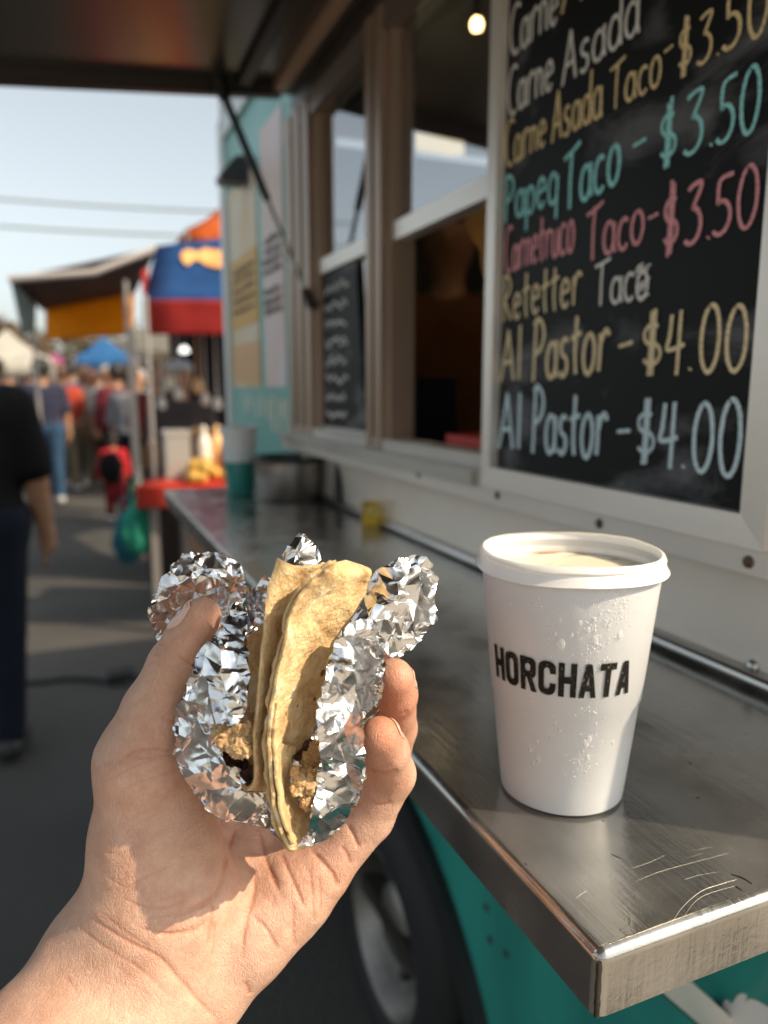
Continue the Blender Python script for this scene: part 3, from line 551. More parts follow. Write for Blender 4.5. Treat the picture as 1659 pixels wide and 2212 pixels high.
# front of the cup is nearer the eye than its axis: find the heights at the middle letters
def h_front(py):
    lo, hi = 0, HT
    for _ in range(50):
        mid = (lo+hi)/2
        if px_of(on_cup(0, mid))[1] > py: lo = mid
        else: hi = mid
    return lo
h0, h1 = h_front(1506), h_front(1433)
def ang_of(px, h):
    return min(np.linspace(-1.4, 1.4, 561), key=lambda a: abs(px_of(on_cup(a, h))[0]-px))
spans = [(1071,1101),(1107,1139),(1152,1193),(1202,1246),(1257,1299),(1306,1345-3),(1333,1355),(1349,1372)]
hm = (h0+h1)/2; a0, a1 = ang_of(1070, hm), ang_of(1362, hm); print('cup angles', a0, a1)
gap_ = .030; lw = (a1-a0-gap_*7)/8
for i, ch in enumerate(word):
    bm = NB(); s0 = a0+i*(lw+gap_)
    for li, q in enumerate(LT[ch]):
        # subdivide each convex piece into a small grid so it follows the curve
        q = [np.array(p, float) for p in q]
        if len(q) == 5: pieces = [[q[0],q[1],q[2],q[3]]]
        else: pieces = [q]
        for pc in pieces:
            N = 5; V = {}
            for u in range(N+1):
                for v in range(N+1):
                    fu, fv = u/N, v/N; p = pc[0]*(1-fu)*(1-fv)+pc[1]*fu*(1-fv)+pc[2]*fu*fv+pc[3]*(1-fu)*fv
                    V[u,v] = bm.verts.new(on_cup(s0+p[0]*lw, h0+p[1]*(h1-h0), .00045+li*.000004))
            for u in range(N):
                for v in range(N): bm.faces.new((V[u,v], V[u+1,v], V[u+1,v+1], V[u,v+1]))
    fin('printed_letter', bm, INK, cup, smooth=True)
# condensation: drops on the wall
WATER = mat('water_drop', (.86,.86,.86), .07, spec=.9); nodes(WATER)[2].inputs['Alpha'].default_value = .32
bm = NB()
def drop(a, h, r, sq=1.0):
    c = on_cup(a, h, -.0001); nn = (c-Vector((CUPB.x, CUPB.y, c.z))).normalized(); u = Vector((-nn.y, nn.x, 0)); v = Vector((0,0,1))
    rings = []
    for pr_, hh in ((1,0),(.93,.30),(.72,.55),(.40,.72)):
        rings.append([bm.verts.new(c+(u*math.cos(k*math.pi/4)+v*(math.sin(k*math.pi/4)*sq))*r*pr_+nn*r*hh*.6) for k in range(8)])
    for p, q in zip(rings, rings[1:]):
        for k in range(8): bm.faces.new((p[k], p[(k+1) % 8], q[(k+1) % 8], q[k]))
    bm.faces.new(rings[-1])
for cx_, cy_, sx, sy, n in ((1312,1345,30,26,80),(1285,1400,14,40,40),(1275,1575,12,45,40),(1258,1650,14,26,60),(1335,1310,16,18,26),(1200,1450,70,120,50)):
    for _ in range(n):
        x = random.gauss(cx_, sx); y = random.gauss(cy_, sy); h = h_front(min(max(y,1260),1720)); a = ang_of(x, h)
        if abs(a) < 1.2: drop(a+random.uniform(-.004,.004), h+random.uniform(-.0006,.0006), abs(random.gauss(.00032,.00022))+.00018, random.uniform(.9,1.2))
for x, y, r in ((1211,1398-5,.0026),(1340,1375,.0020),(1270,1375-15,.0016),(1285,1382,.0022),(1208,1340,.0014),(1252,1346,.0014),(1197,1372,.0012),(1235,1372,.0010),(1160,1612,.0013),(1145,1632,.0017),(1160,1650,.0018),(1151,1663,.0012),(1265,1605,.0022),(1273,1595,.0018),(1270,1635,.0015),(1100,1330,.0012),(1080,1345,.0012),(1325,1610,.0012)):
    h = h_front(y); drop(ang_of(x, h), h, r, 1.35)
dr = fin('condensation', bm, WATER, cup, smooth=True); dr['kind'] = 'stuff'
# ================================================================== THINGS FAR ALONG THE COUNTER
c = onz(520, 1066, CZ); c = Vector((c[0], c[1], CZ+.0005))
tum = thing('tumbler', 'tall white and teal plastic tumbler standing at the far end of the counter', 'tumbler', c)
bm = NB(); lathe(bm, c, [(.0002,0),(.030,0),(.032,.004),(.0365,.075),(.0355,.075),(.0002,.07)], 40); fin('tumbler_base', bm, mat('teal_plastic', (.03,.24,.21), .3), tum, smooth=True)
bm = NB(); lathe(bm, c, [(.0365,.0755),(.0405,.142),(.045,.1425),(.0455,.152),(.041,.155),(.039,.153),(.036,.08),(.0002,.079)], 40); fin('tumbler_top', bm, mat('milky_plastic', (.66,.70,.72), .35, sss=.3, ssscale=.01), tum, smooth=True)
c = onz(625, 1076, CZ); c = Vector((c[0], c[1], CZ+.0005))
cad = thing('utensil_bin', 'round steel bin with black liner on the counter beside the tumbler', 'bin', c)
bm = NB(); lathe(bm, c, [(.0002,.001),(.071,.001),(.074,.006),(.078,.082),(.076,.083),(.073,.012),(.0002,.008)], 56); fin('bin_wall', bm, mat('bin_steel', (.33,.31,.29), .33, 1.0, .2, 6), cad, smooth=True)
bm = NB(); lathe(bm, c, [(.0765,.0835),(.0800,.084),(.0812,.089),(.078,.094),(.074,.092),(.070,.03),(.0002,.028)], 56); fin('bin_liner', bm, BLACKP, cad, smooth=True)
b = onz(660, 1060, CZ); bm = NB(); top = at(672, 938, float((b-CAM)@AF)-.06); bot = Vector((c.x+.03, c.y-.02, c.z+.03)); dd = (Vector(top)-bot).normalized(); s = dd.cross(Vector((0,1,0))).normalized()*.012; q = dd.cross(s).normalized()*.003
prism(bm, [bot-s-q, bot+s-q, bot+s+q, bot-s+q], Vector(top)-bot); tag(fin('spatula', bm, mat('white_plastic', (.75,.76,.76), .35), bevel=.002), 'white plastic spatula handle sticking up out of the round steel bin', 'spatula')
c = onz(738, 1085, CZ); bm = NB(); tube(bm, [Vector((c[0]+.055*math.cos(a)*.6, c[1]+.07*math.cos(a), CZ+.009+.085*math.sin(a))) for a in np.linspace(0, math.pi, 18)], .009, 12); tag(fin('cable_loop', bm, BLACKR, smooth=True), 'black rubber cable loop arching on the counter behind the yellow box', 'cable')
c = onz(812, 1136, CZ); yb = thing('salsa_box', 'small yellow box with an open front on the dark counter', 'box', (c[0], c[1], CZ+.0005))
YEL = mat('yellow_plastic', (.72,.45,.035), .35)
bm = NB()
def rotb(p, ang=-.39): return Vector((c[0]+p[0]*math.cos(ang)-p[1]*math.sin(ang), c[1]+p[0]*math.sin(ang)+p[1]*math.cos(ang), CZ+.0005+p[2]))
def rbox(bm, x0,x1,y0,y1,z0,z1):
    n0 = len(bm.verts); box(bm, x0,x1,y0,y1,z0,z1); bm.verts.ensure_lookup_table()
    for v in list(bm.verts)[n0:]: v.co = rotb(v.co)
rbox(bm, -.025,.025,.0,.03,0,.004); rbox(bm, -.025,.025,.027,.030,.004,.040); rbox(bm, -.025,-.022,.0,.027,.004,.040); rbox(bm, .022,.025,.0,.027,.004,.040); rbox(bm, -.022,.022,0,.003,.004,.018); fin('box_body', bm, YEL, yb)
bm = NB(); rbox(bm, -.0215,.0215,.0035,.0265,.0042,.034); fin('packets', bm, mat('yellow_packets', (.80,.60,.16), .4, 0, .4, 120), yb)
# inside the truck, in the gloom
for i, (x, r_, hh, lab) in enumerate(((1.04,.06,.16,'dim steel pot at the near end of the shelf inside the truck'),(1.22,.075,.11,'wide low steel pot in the middle of the shelf inside the truck'),(1.42,.05,.20,'tall steel canister at the far end of the shelf inside the truck'))):
    bm = NB(); lathe(bm, (x, 2.38, 1.5455), [(.0005,0),(r_,0),(r_*1.03,hh),(r_*.97,hh),(r_*.95,.01),(.0005,.008)], 28); tag(fin('cooking_pot', bm, mat('dull_pot_steel', (.45,.40,.34), .4, .7), smooth=True), lab, 'pot', 'pots on the kitchen shelf')
c = at(905, 935, 1.42); c[2] = 1.325; nd = thing('napkin_dispenser', 'dark napkin dispenser with painted chrome highlights just inside the serving window', 'dispenser', c)
bm = NB(); box(bm, c[0]-.03, c[0]+.05, c[1]-.055, c[1]+.05, 1.10, c[2]+.095); fin('dispenser_body', bm, BLACKP, nd, bevel=.008)
bm = NB(); box(bm, c[0]-.034, c[0]-.0305, c[1]+.012, c[1]+.024, c[2]-.02, c[2]+.055); fin('highlight_strip', bm, mat('painted_highlight', (.75,.68,.60), .3, .2), nd); bm = NB(); box(bm, c[0]-.034, c[0]-.0305, c[1]-.020, c[1]-.012, c[2]+.03, c[2]+.08); fin('highlight_strip', bm, mat('painted_highlight', (.75,.68,.60), .3, .2), nd)  # pale diffuse strips painted in as the dispenser's highlights
c = at(1022, 950, 1.12); bm = NB(); box(bm, c[0]-.02, c[0]+.10, c[1]-.06, c[1]+.05, 1.10, c[2]+.006); tag(fin('red_tray', bm, mat('red_plastic', (.5,.02,.02), .35), bevel=.006), 'low red plastic tray inside the serving window near the menu board', 'tray')
op = catmull([at(x, y, 1.15) for x, y in ((1004,455),(1012,440),(1040,425),(1075,420),(1080,520),(1052,600),(1040,575),(1036,540),(1022,520),(1010,490))], 5, True)
bm = NB(); prism(bm, [Vector(p) for p in op], (.03,.02,0)); tag(fin('paper_bag', bm, mat('orange_paper', (.70,.36,.10), .6, 0, .3, 30), bevel=.006), 'crumpled orange paper bag hanging inside the window beside the menu board', 'bag')
# ================================================================== THE HAND
HS = 1.13                                       # size of the hand and its taco
def at(x, y, d): return CAM+ray(x, y)*(d*HS)
def skin_mat(name, col, col2, fine=True, seg=1.0):
    m = bpy.data.materials.new(name); m.use_nodes = True; n, l, b = nodes(m)
    b.inputs['Roughness'].default_value = .46; b.inputs['Specular IOR Level'].default_value = .42
    b.inputs['Subsurface Weight'].default_value = .22; b.inputs['Subsurface Radius'].default_value = (1,.35,.18); b.inputs['Subsurface Scale'].default_value = .006
    tc = n.new('ShaderNodeTexCoord'); t = n.new('ShaderNodeTexNoise'); t.inputs['Scale'].default_value = 60; t.inputs['Detail'].default_value = 9; t.inputs['Roughness'].default_value = .72; l.new(tc.outputs['Object'], t.inputs[0])
    r = n.new('ShaderNodeValToRGB'); r.color_ramp.elements[0].position = .36; r.color_ramp.elements[1].position = .66; r.color_ramp.elements[0].color = (*col2, 1); r.color_ramp.elements[1].color = (*col, 1); l.new(t.outputs[0], r.inputs[0])
    at_ = n.new('ShaderNodeAttribute'); at_.attribute_name = 'flush'; mx = n.new('ShaderNodeMix'); mx.data_type = 'RGBA'; mx.inputs['B'].default_value = (.47,.165,.085,1); l.new(at_.outputs['Fac'], mx.inputs['Factor']); l.new(r.outputs[0], mx.inputs['A']); l.new(mx.outputs['Result'], b.inputs['Base Color'])
    if fine:
        mp = n.new('ShaderNodeMapping'); mp.inputs['Rotation'].default_value = (0,.6,0); mp.inputs['Scale'].default_value = (1.0,1,.55); l.new(tc.outputs['Object'], mp.inputs[0])
        wn = n.new('ShaderNodeTexNoise'); wn.inputs['Scale'].default_value = 150; wn.inputs['Detail'].default_value = 3; l.new(mp.outputs[0], wn.inputs[0])
        ad = n.new('ShaderNodeMix'); ad.data_type = 'VECTOR'; ad.inputs['Factor'].default_value = .012; l.new(mp.outputs[0], ad.inputs['A']); l.new(wn.outputs['Color'], ad.inputs['B'])
        v = n.new('ShaderNodeTexVoronoi'); v.feature = 'DISTANCE_TO_EDGE'; v.inputs['Scale'].default_value = 620; l.new(ad.outputs['Result'], v.inputs[0])
        v2 = n.new('ShaderNodeTexVoronoi'); v2.feature = 'DISTANCE_TO_EDGE'; v2.inputs['Scale'].default_value = 270; l.new(ad.outputs['Result'], v2.inputs[0])
        c1 = n.new('ShaderNodeMapRange'); c1.inputs['From Max'].default_value = .16; l.new(v.outputs[0], c1.inputs[0]); c2 = n.new('ShaderNodeMapRange'); c2.inputs['From Max'].default_value = .10; l.new(v2.outputs[0], c2.inputs[0])
        s = n.new('ShaderNodeMath'); s.operation = 'ADD'; l.new(c1.outputs[0], s.inputs[0]); l.new(c2.outputs[0], s.inputs[1])
        bp = n.new('ShaderNodeBump'); bp.inputs['Distance'].default_value = .00020; bp.inputs['Strength'].default_value = .6; l.new(s.outputs[0], bp.inputs['Height'])
        n3 = n.new('ShaderNodeTexNoise'); n3.inputs['Scale'].default_value = 70; n3.inputs['Detail'].default_value = 4; l.new(tc.outputs['Object'], n3.inputs[0]); b2_ = n.new('ShaderNodeBump'); b2_.inputs['Distance'].default_value = .0008; b2_.inputs['Strength'].default_value = .3; l.new(n3.outputs[0], b2_.inputs['Height']); l.new(bp.outputs[0], b2_.inputs['Normal']); l.new(b2_.outputs[0], b.inputs['Normal'])
    return m
SKIN = skin_mat('holding_hand_skin', (.64,.41,.305), (.50,.285,.20))
def J(x, y, d, r): return at(x, y, d), r*d*HS/FPX
def chain(P, js, k=.006):
    d = None
    for (a, ra), (b, rb) in zip(js, js[1:]):
        s = cone_sdf(P, a, b, ra, rb); d = s if d is None else smin(d, s, k)
    return d
FORE = [[J(232,2075,.318,128), J(60,2330,.290,150), J(-220,2760,.250,190)], [J(372,2170,.322,118), J(205,2390,.292,135), J(-110,2870,.245,180)], [J(330,2120,.312,120), J(150,2370,.285,150), J(-160,2830,.245,190)]]
PALM = [
    [J(232,2060,.318,125), J(318,1960,.318,140), J(322,1820,.316,118), J(318,1650,.312,100)],              # thumb side
    [J(330,2090,.316,130), J(385,1930,.318,118), J(350,1790,.318,110)],                                     # thenar mound
    [J(400,2140,.326,112), J(535,2012,.330,98), J(635,1930,.334,78)],                                      # outer edge of the palm
    [J(400,2080,.330,120), J(500,1900,.350,85), J(470,1790,.358,78)],
    [J(400,2080,.330,110), J(545,1900,.352,82), J(560,1810,.360,76)],
    [J(430,2080,.330,110), J(600,1915,.348,74), J(650,1850,.354,76)],
    [J(628,1938,.338,72), J(698,1880,.336,50)],
]
DIG = {
    'thumb': [J(318,1640,.312,99), J(345,1540,.309,80), J(384,1440,.305,63), J(412,1385,.301,56), J(437,1330,.298,40)],
    'index': [J(470,1785,.358,74), J(585,1540,.392,64), J(640,1400,.400,56), J(690,1290,.385,50)],
    'middle': [J(560,1808,.360,76), J(735,1560,.398,66), J(800,1420,.396,58), J(850,1330,.372,50)],
    'ring': [J(650,1845,.354,74), J(815,1680,.382,62), J(852,1572,.366,47), J(853,1500,.342,47), J(851,1464,.332,42)],
    'pinky': [J(702,1882,.336,52), J(798,1762,.340,52), J(846,1672,.333,50), J(836,1622,.318,46), J(821,1590,.308,42)],
}
def hand_sdf(P):
    d = None
    for c in FORE: s = chain(P, c, .02); d = s if d is None else smin(d, s, .018)
    for c in PALM: d = smin(d, chain(P, c, .008), .013)
    base = d; out = base
    for kname, c in DIG.items():
        s = chain(P, c, .0035)
        if kname == 'thumb':                       # pad bulge and knuckle
            s = smin(s, cone_sdf(P, at(425,1380,.297), at(432,1345,.2945), .0075, .006), .004)
        out = np.minimum(out, smin(base, s, .012 if kname == 'thumb' else .0065))
    return out
def normal_of(fn, V, e=.0004):
    g_ = np.stack([fn(V+np.eye(3)[i]*e)-fn(V-np.eye(3)[i]*e) for i in range(3)], 1); return g_/np.maximum(np.linalg.norm(g_, axis=1, keepdims=True), 1e-9)
allp = [a for c in FORE+PALM+list(DIG.values()) for a in c]
lo = np.min([p-r for p, r in allp], 0)-.004; hi = np.max([p+r for p, r in allp], 0)+.004
V, F = surface_nets(lambda P: hand_sdf(P), lo, hi, .0019)
me = np_mesh(V, F, 'hand'); bm = NB(); bm.from_mesh(me); bpy.data.meshes.remove(me)
bmesh.ops.subdivide_edges(bm, edges=bm.edges, cuts=3, use_grid_fill=True)
def verts_np(bm): return np.array([v.co[:] for v in bm.verts], np.float64)
V = verts_np(bm)
vis = None
for _ in range(2):
    N_ = normal_of(hand_sdf, V); V = V-N_*hand_sdf(V)[:,None]
def pxs(V):
    v = V-CAM; d = v@AF; return np.stack([CX+FPX*(v@AR)/d, CY-FPX*(v@AU)/d], 1)
def seg_dist(Q, pl):
    best = np.full(len(Q), 1e9); tt = np.zeros(len(Q)); n = len(pl)-1
    for i in range(n):
        a = np.array(pl[i]); ba = np.array(pl[i+1])-a; h = np.clip(((Q-a)@ba)/(ba@ba), 0, 1); dd = np.linalg.norm(Q-a-h[:,None]*ba, axis=1); m = dd < best; best[m] = dd[m]; tt[m] = (i+h[m])/n
    return best, tt
zh = lambda x, y: (x/2.0714/1.0705, (1300+y/2.0714)/1.0705)            # forearm and thumb enlargement
zf = lambda x, y: ((560+x/3.318)/1.0705, (1480+y/3.318)/1.0705)         # fingers enlargement
CREASE = [   # (polyline, depth mm, half width px)
    ([zh(*p) for p in ((560,960),(640,905),(720,895),(800,900),(835,915))], .55, 6), ([zh(*p) for p in ((600,930),(720,940),(790,925),(840,925))], .35, 5), ([zh(*p) for p in ((510,1050),(600,1000),(680,965),(760,940))], .35, 5),
    ([zh(*p) for p in ((560,1110),(650,1060),(740,1030),(800,1010))], .25, 4), ([zh(*p) for p in ((690,1150),(760,1120),(830,1090))], .22, 4),
    ([zh(*p) for p in ((770,750),(820,760),(850,780))], .35, 6), ([zh(*p) for p in ((840,440),(880,470),(910,490),(930,500))], .5, 6), ([zh(*p) for p in ((700,500),(740,480),(760,490))], .35, 6), ([zh(*p) for p in ((735,440),(765,445))], .5, 6), ([zh(*p) for p in ((760,395),(790,400))], .4, 5),
    ([zh(*p) for p in ((410,1680),(470,1730),(560,1790),(650,1840),(740,1880),(800,1930),(850,1990),(900,2040),(960,2110),(1010,2160),(1060,2212))], 1.0, 9),
    ([zh(*p) for p in ((370,1740),(440,1800),(540,1870),(640,1930),(720,1990),(800,2060))], .45, 8), ([zh(*p) for p in ((470,1670),(560,1740),(640,1800),(720,1850))], .35, 7),
    ([zh(*p) for p in ((500,1500),(560,1540),(600,1555),(660,1530),(760,1480),(860,1440))], .35, 5), ([zh(*p) for p in ((560,1600),(660,1640),(760,1660),(850,1640),(900,1610))], .45, 6), ([zh(*p) for p in ((640,1740),(740,1770),(840,1780),(940,1740),(1000,1680))], .4, 6), ([zh(*p) for p in ((650,1720),(760,1700),(870,1690),(980,1650),(1030,1620))], .3, 6),
    ([zh(*p) for p in ((1130,1270),(1110,1340),(1090,1420),(1075,1480))], .6, 6), ([zh(*p) for p in ((430,1420),(520,1390),(600,1420))], .2, 5),
    ([zf(*p) for p in ((930,1160),(980,1230),(1050,1265),(1110,1255),(1150,1230))], .8, 7), ([zf(*p) for p in ((960,960),(1010,1010),(1080,1025),(1150,1015),(1200,990))], .9, 8), ([zf(*p) for p in ((1010,980),(1080,975),(1150,950))], .3, 6),
    ([zf(*p) for p in ((1045,500),(1090,550),(1160,575),(1230,570),(1290,540))], .8, 8), ([zf(*p) for p in ((1060,470),(1110,520),(1180,535))], .3, 6),
    ([zf(*p) for p in ((190,1720),(240,1800),(280,1900),(300,2000))], .3, 5), ([zf(*p) for p in ((480,1720),(520,1800),(540,1900),(560,1990))], .25, 5), ([zf(*p) for p in ((400,1650),(430,1760),(470,1850))], .2, 5),
    ([zh(*p) for p in ((1030,1720),(1025,1820),(1010,1900))], .35, 6), ([zh(*p) for p in ((300,1980),(350,2030),(380,2080))], .3, 6),
]
zq = lambda x, y: ((400+x/3.6065)/1.0705, (1900+y/3.6065)/1.0705)   # enlargement of the palm
for d_, h_, pts in ((1.7,10,((520,30),(470,220),(430,400),(400,540),(340,640),(200,720),(0,790))),(.9,8,((310,790),(200,900),(0,940),(-150,930))),(1.6,9,((695,20),(750,200),(780,330),(830,470),(875,580))),(1.5,9,((890,240),(960,400),(1030,560),(1105,745))),
    (1.3,9,((680,370),(682,520),(660,650),(620,800),(590,950),(570,1160))),(1.1,8,((645,770),(760,870),(830,980),(885,1080))),(.9,8,((345,670),(320,850),(285,1060))),(.8,8,((1000,670),(1005,880),(1015,1060))),(.8,7,((1145,490),(1170,650),(1178,850))),
    (1.9,10,((1130,210),(1250,340),(1340,450),(1385,570))),(1.6,9,((1445,0),(1510,130),(1555,230))),(1.0,8,((1395,200),(1450,270),(1485,370))),(.7,8,((600,1330),(645,1450))),(.5,6,((1215,450),(1230,600),(1235,750)))):
    CREASE.append(([zq(*p) for p in pts], d_, h_))
random.seed(3)
for i in range(46):                                # short fine wrinkles over the ball of the thumb
    x = random.uniform(470,880); y = random.uniform(1000,1680); L = random.uniform(40,150); a = math.radians(-28+random.uniform(-12,12)); s_ = [(x+L*t*math.cos(a), y+L*t*math.sin(a)+8*math.sin(t*3+i)) for t in np.linspace(0,1,5)]
    CREASE.append(([zh(*p) for p in s_], random.uniform(.07,.18), 3.5))
for i in range(34):
    x = random.uniform(500,1000); y = random.uniform(1700,2150); L = random.uniform(40,140); a = math.radians(38+random.uniform(-14,14)); s_ = [(x+L*t*math.cos(a), y+L*t*math.sin(a)) for t in np.linspace(0,1,5)]
    CREASE.append(([zh(*p) for p in s_], random.uniform(.06,.16), 4))
for i in range(30):
    x = random.uniform(60,640); y = random.uniform(1640,2000); L = random.uniform(60,170); a = math.radians(68+random.uniform(-25,25)); s_ = [(x+L*t*math.cos(a), y+L*t*math.sin(a)) for t in np.linspace(0,1,5)]
    CREASE.append(([zf(*p) for p in s_], random.uniform(.06,.16), 3.5))
Q = pxs(V); facing = np.clip(-(N_@AF)*1.6, 0, 1)
disp = np.zeros(len(V)); flush = np.zeros(len(V))
dcam = (V-CAM)@AF
for pl, dep, hw in CREASE:
    hw = max(hw*.52, 2.2); dep *= .62
    pl = [tuple(p) for p in catmull(pl, 3)]
    xs = [p[0] for p in pl]; ys = [p[1] for p in pl]; m = (Q[:,0] > min(xs)-40) & (Q[:,0] < max(xs)+40) & (Q[:,1] > min(ys)-40) & (Q[:,1] < max(ys)+40) & (facing > .05) & (dcam < .37*HS)
    if not m.any(): continue
    dd, tt = seg_dist(Q[m], pl); taper = np.clip(np.minimum(tt, 1-tt)*6, 0, 1)
    g0 = np.exp(-(dd/hw)**2); g1 = np.exp(-(dd/(hw*3.0+2))**2)
    disp[m] += taper*facing[m]*dep*1.25e-3*(-.50*g1-.55*g0); flush[m] += taper*g0*min(dep*1.1+.10, .55)
V = V+N_*disp[:,None]
# blood under the skin: finger ends and pads are redder
for (x, y, d, rad, amt) in ((437,1345,.298,75,.55),(825,1600,.31,60,.75),(852,1480,.335,75,.75),(850,1550,.35,50,.4),(725,1880,.33,55,.30),(850,1690,.33,45,.35),(600,1850,.345,130,.18),(330,1640,.30,110,.20)):
    dd = np.linalg.norm(Q-np.array((x, y)), axis=1); flush += amt*np.exp(-(dd/rad)**2)
for v, c in zip(bm.verts, V): v.co = c
me = bpy.data.meshes.new('person'); bm.to_mesh(me); bm.free()
me.attributes.new('flush', 'FLOAT', 'POINT').data.foreach_set('value', np.clip(flush*.75, 0, .7).astype(np.float32))
WR = at(330, 2120, .32)
hand = link('person', me, SKIN, smooth=True, origin=WR)
tag(hand, 'bare left hand and forearm in the foreground holding up a foil wrapped taco', 'person')
NAIL = mat('fingernail', (.66,.40,.31), .28, sss=.2, ssscale=.003, spec=.5, coat=.3)
def nail(c, along, out, L, W, lift=.0004):
    """plate laid on the skin: c near the surface, along = towards the tip, out = away from the bone"""
    c = np.array(c); al = np.array(along)/np.linalg.norm(along); o = np.array(out); o = o-al*(o@al); o /= np.linalg.norm(o); si = np.cross(al, o); pts = []
    NU, NV = 12, 10
    for i in range(NU+1):
        for j in range(NV+1):
            u = -1+2*i/NU; v = -1+2*j/NV; ww = W*(1-.12*max(0, -u)**3)*math.sqrt(max(0, 1-max(0, abs(u)-.35)**2*1.6)); pts.append(c+al*u*L+si*v*ww)
    P = np.array(pts)
    for _ in range(4):                             # walk along -out on to the skin
        P = P-o[None]*np.clip(hand_sdf(P), -.01, .01)[:,None]*.9
    ed = np.array([max(abs(-1+2*i/NU), abs(-1+2*j/NV)) for i in range(NU+1) for j in range(NV+1)])
    tip = np.array([max(0, -1+2*i/NU) for i in range(NU+1) for j in range(NV+1)])
    P = P+o[None]*(lift*(1-ed**8*1.5)+tip*.0005)[:,None]
    me = mesh_of(P, [(i*(NV+1)+j, (i+1)*(NV+1)+j, (i+1)*(NV+1)+j+1, i*(NV+1)+j+1) for i in range(NU) for j in range(NV)], 'fingernail')
    o_ = link('fingernail', me, NAIL, hand, smooth=True); solid(o_, .0004, -1); return o_
vec = lambda a, b: np.array(b)-np.array(a)
tipd = vec(J(384,1440,.305,1)[0], J(437,1330,.298,1)[0])
nail(at(405,1338,.297), tipd, -AR*1.0-AF*.05+AU*.3, .0080, .0052)
tp = vec(J(836,1622,.318,1)[0], J(821,1590,.308,1)[0]); nail(at(848,1577,.312), vec(at(860,1606,.322), at(836,1560,.306)), AR*1.0+AU*.55-AF*.25, .0062, .0044)
nail(at(893,1462,.338), AU+AF*-.3, AR*1.0+AF*.35, .0058, .0045)
# ================================================================== FOIL
def foil_mat():
    m = mat('aluminium_foil', (.74,.74,.75), .21, 1.0); n, l, b = nodes(m); tc = n.new('ShaderNodeTexCoord')
    t = n.new('ShaderNodeTexNoise'); t.inputs['Scale'].default_value = 260; t.inputs['Detail'].default_value = 3; t.inputs['Distortion'].default_value = .6; l.new(tc.outputs['Object'], t.inputs[0])
    bp = n.new('ShaderNodeBump'); bp.inputs['Distance'].default_value = .0005; bp.inputs['Strength'].default_value = .16; l.new(t.outputs[0], bp.inputs['Height']); l.new(bp.outputs[0], b.inputs['Normal']); return m
FOIL = foil_mat()
def idw(C, x, y, p=2.6):
    w_ = 1/((C[:,0]-x)**2+(C[:,1]-y)**2+60)**(p/2); return float((w_*C[:,2]).sum()/w_.sum())
def inside(poly, x, y):
    r = False; n = len(poly); j = n-1
    for i in range(n):
        a, b = poly[i], poly[j]
        if (a[1] > y) != (b[1] > y) and x < (b[0]-a[0])*(y-a[1])/(b[1]-a[1])+a[0]: r = not r
        j = i
    return r
def patch(outline, ctrl, sp, amps, seed, jag=1.0):
    """crumpled sheet: outline and depth controls given in the enlarged view; sp = facet size (px)"""
    rnd = random.Random(seed); O = [z1(*p) for p in outline]; C = np.array([(*z1(x, y), d) for x, y, d in ctrl])
    pts = []; n = len(O)
    for i in range(n):
        a, b = np.array(O[i]), np.array(O[(i+1) % n]); k = max(1, int(round(np.linalg.norm(b-a)/(sp*.6))))
        for q in range(k):
            t = (q+ (rnd.uniform(-.25,.25) if q else 0))/k; p = a+(b-a)*t; pts.append((p[0]+rnd.uniform(-1,1)*sp*.2*jag, p[1]+rnd.uniform(-1,1)*sp*.2*jag))
    nb = len(pts); E_ = [(i, (i+1) % nb) for i in range(nb)]; bd = list(pts)
    xs = [p[0] for p in O]; ys = [p[1] for p in O]; y = min(ys)
    while y < max(ys):
        x = min(xs)
        while x < max(xs):
            px_, py_ = x+rnd.uniform(-.48,.48)*sp, y+rnd.uniform(-.48,.48)*sp
            if inside(bd, px_, py_) and min((px_-q[0])**2+(py_-q[1])**2 for q in bd) > (sp*.35)**2: pts.append((px_, py_))
            x += sp
        y += sp*.87
    v2, e2, f2, *_ = delaunay_2d_cdt([Vector(p) for p in pts], E_, [], 1, 1e-4)
    bm = NB(); vv = []
    for p in v2:
        d = idw(C, p.x, p.y)+rnd.uniform(-1,1)*amps[0]*(.35+1.1*min(1, max(0, .5+1.3*noise.noise(Vector((p.x*.016, p.y*.016, seed*2.3)))))); vv.append(bm.verts.new(at(p.x, p.y, d)))
    for f in f2:
        try: bm.faces.new([vv[i] for i in f])
        except ValueError: pass
    for a_ in amps[1:]:
        bm.verts.index_update(); k0 = len(bm.verts); bm.normal_update()
        r_ = bmesh.ops.subdivide_edges(bm, edges=bm.edges, cuts=1, use_grid_fill=True); bm.verts.ensure_lookup_table(); bm.normal_update()
        for v in [v for v in r_['geom_inner'] if isinstance(v, bmesh.types.BMVert)]:
            q = v.normal*(rnd.uniform(-1,1)*a_); v.co += q+Vector((rnd.uniform(-1,1), rnd.uniform(-1,1), rnd.uniform(-1,1)))*a_*.5
    return bm
def join(bms, name):
    out = NB()
    for b in bms:
        me = bpy.data.meshes.new('t'); b.to_mesh(me); b.free(); out.from_mesh(me); bpy.data.meshes.remove(me)
    return out
A1 = (.00085,.00036,.00010); A2 = (.0011,.0007,.00026); A3 = (.0009,.00038,.00010)
FP = []
FP.append(patch([(150,635),(118,560),(95,480),(110,430),(130,380),(165,300),(210,230),(270,170),(340,172),(420,163),(480,180),(540,215),(570,250),(578,300),(580,340),(578,420),(540,470),(480,500),(450,570),(380,640),(300,660)],
    [(420,163,.3165),(270,175,.3155),(560,240,.3175),(300,285,.311),(420,285,.312),(560,285,.316),(200,330,.310),(120,440,.309),(95,480,.313),(300,430,.322),(450,420,.326),(200,520,.319),(150,635,.320),(560,420,.318)], 18, A3, 1, 1.2))
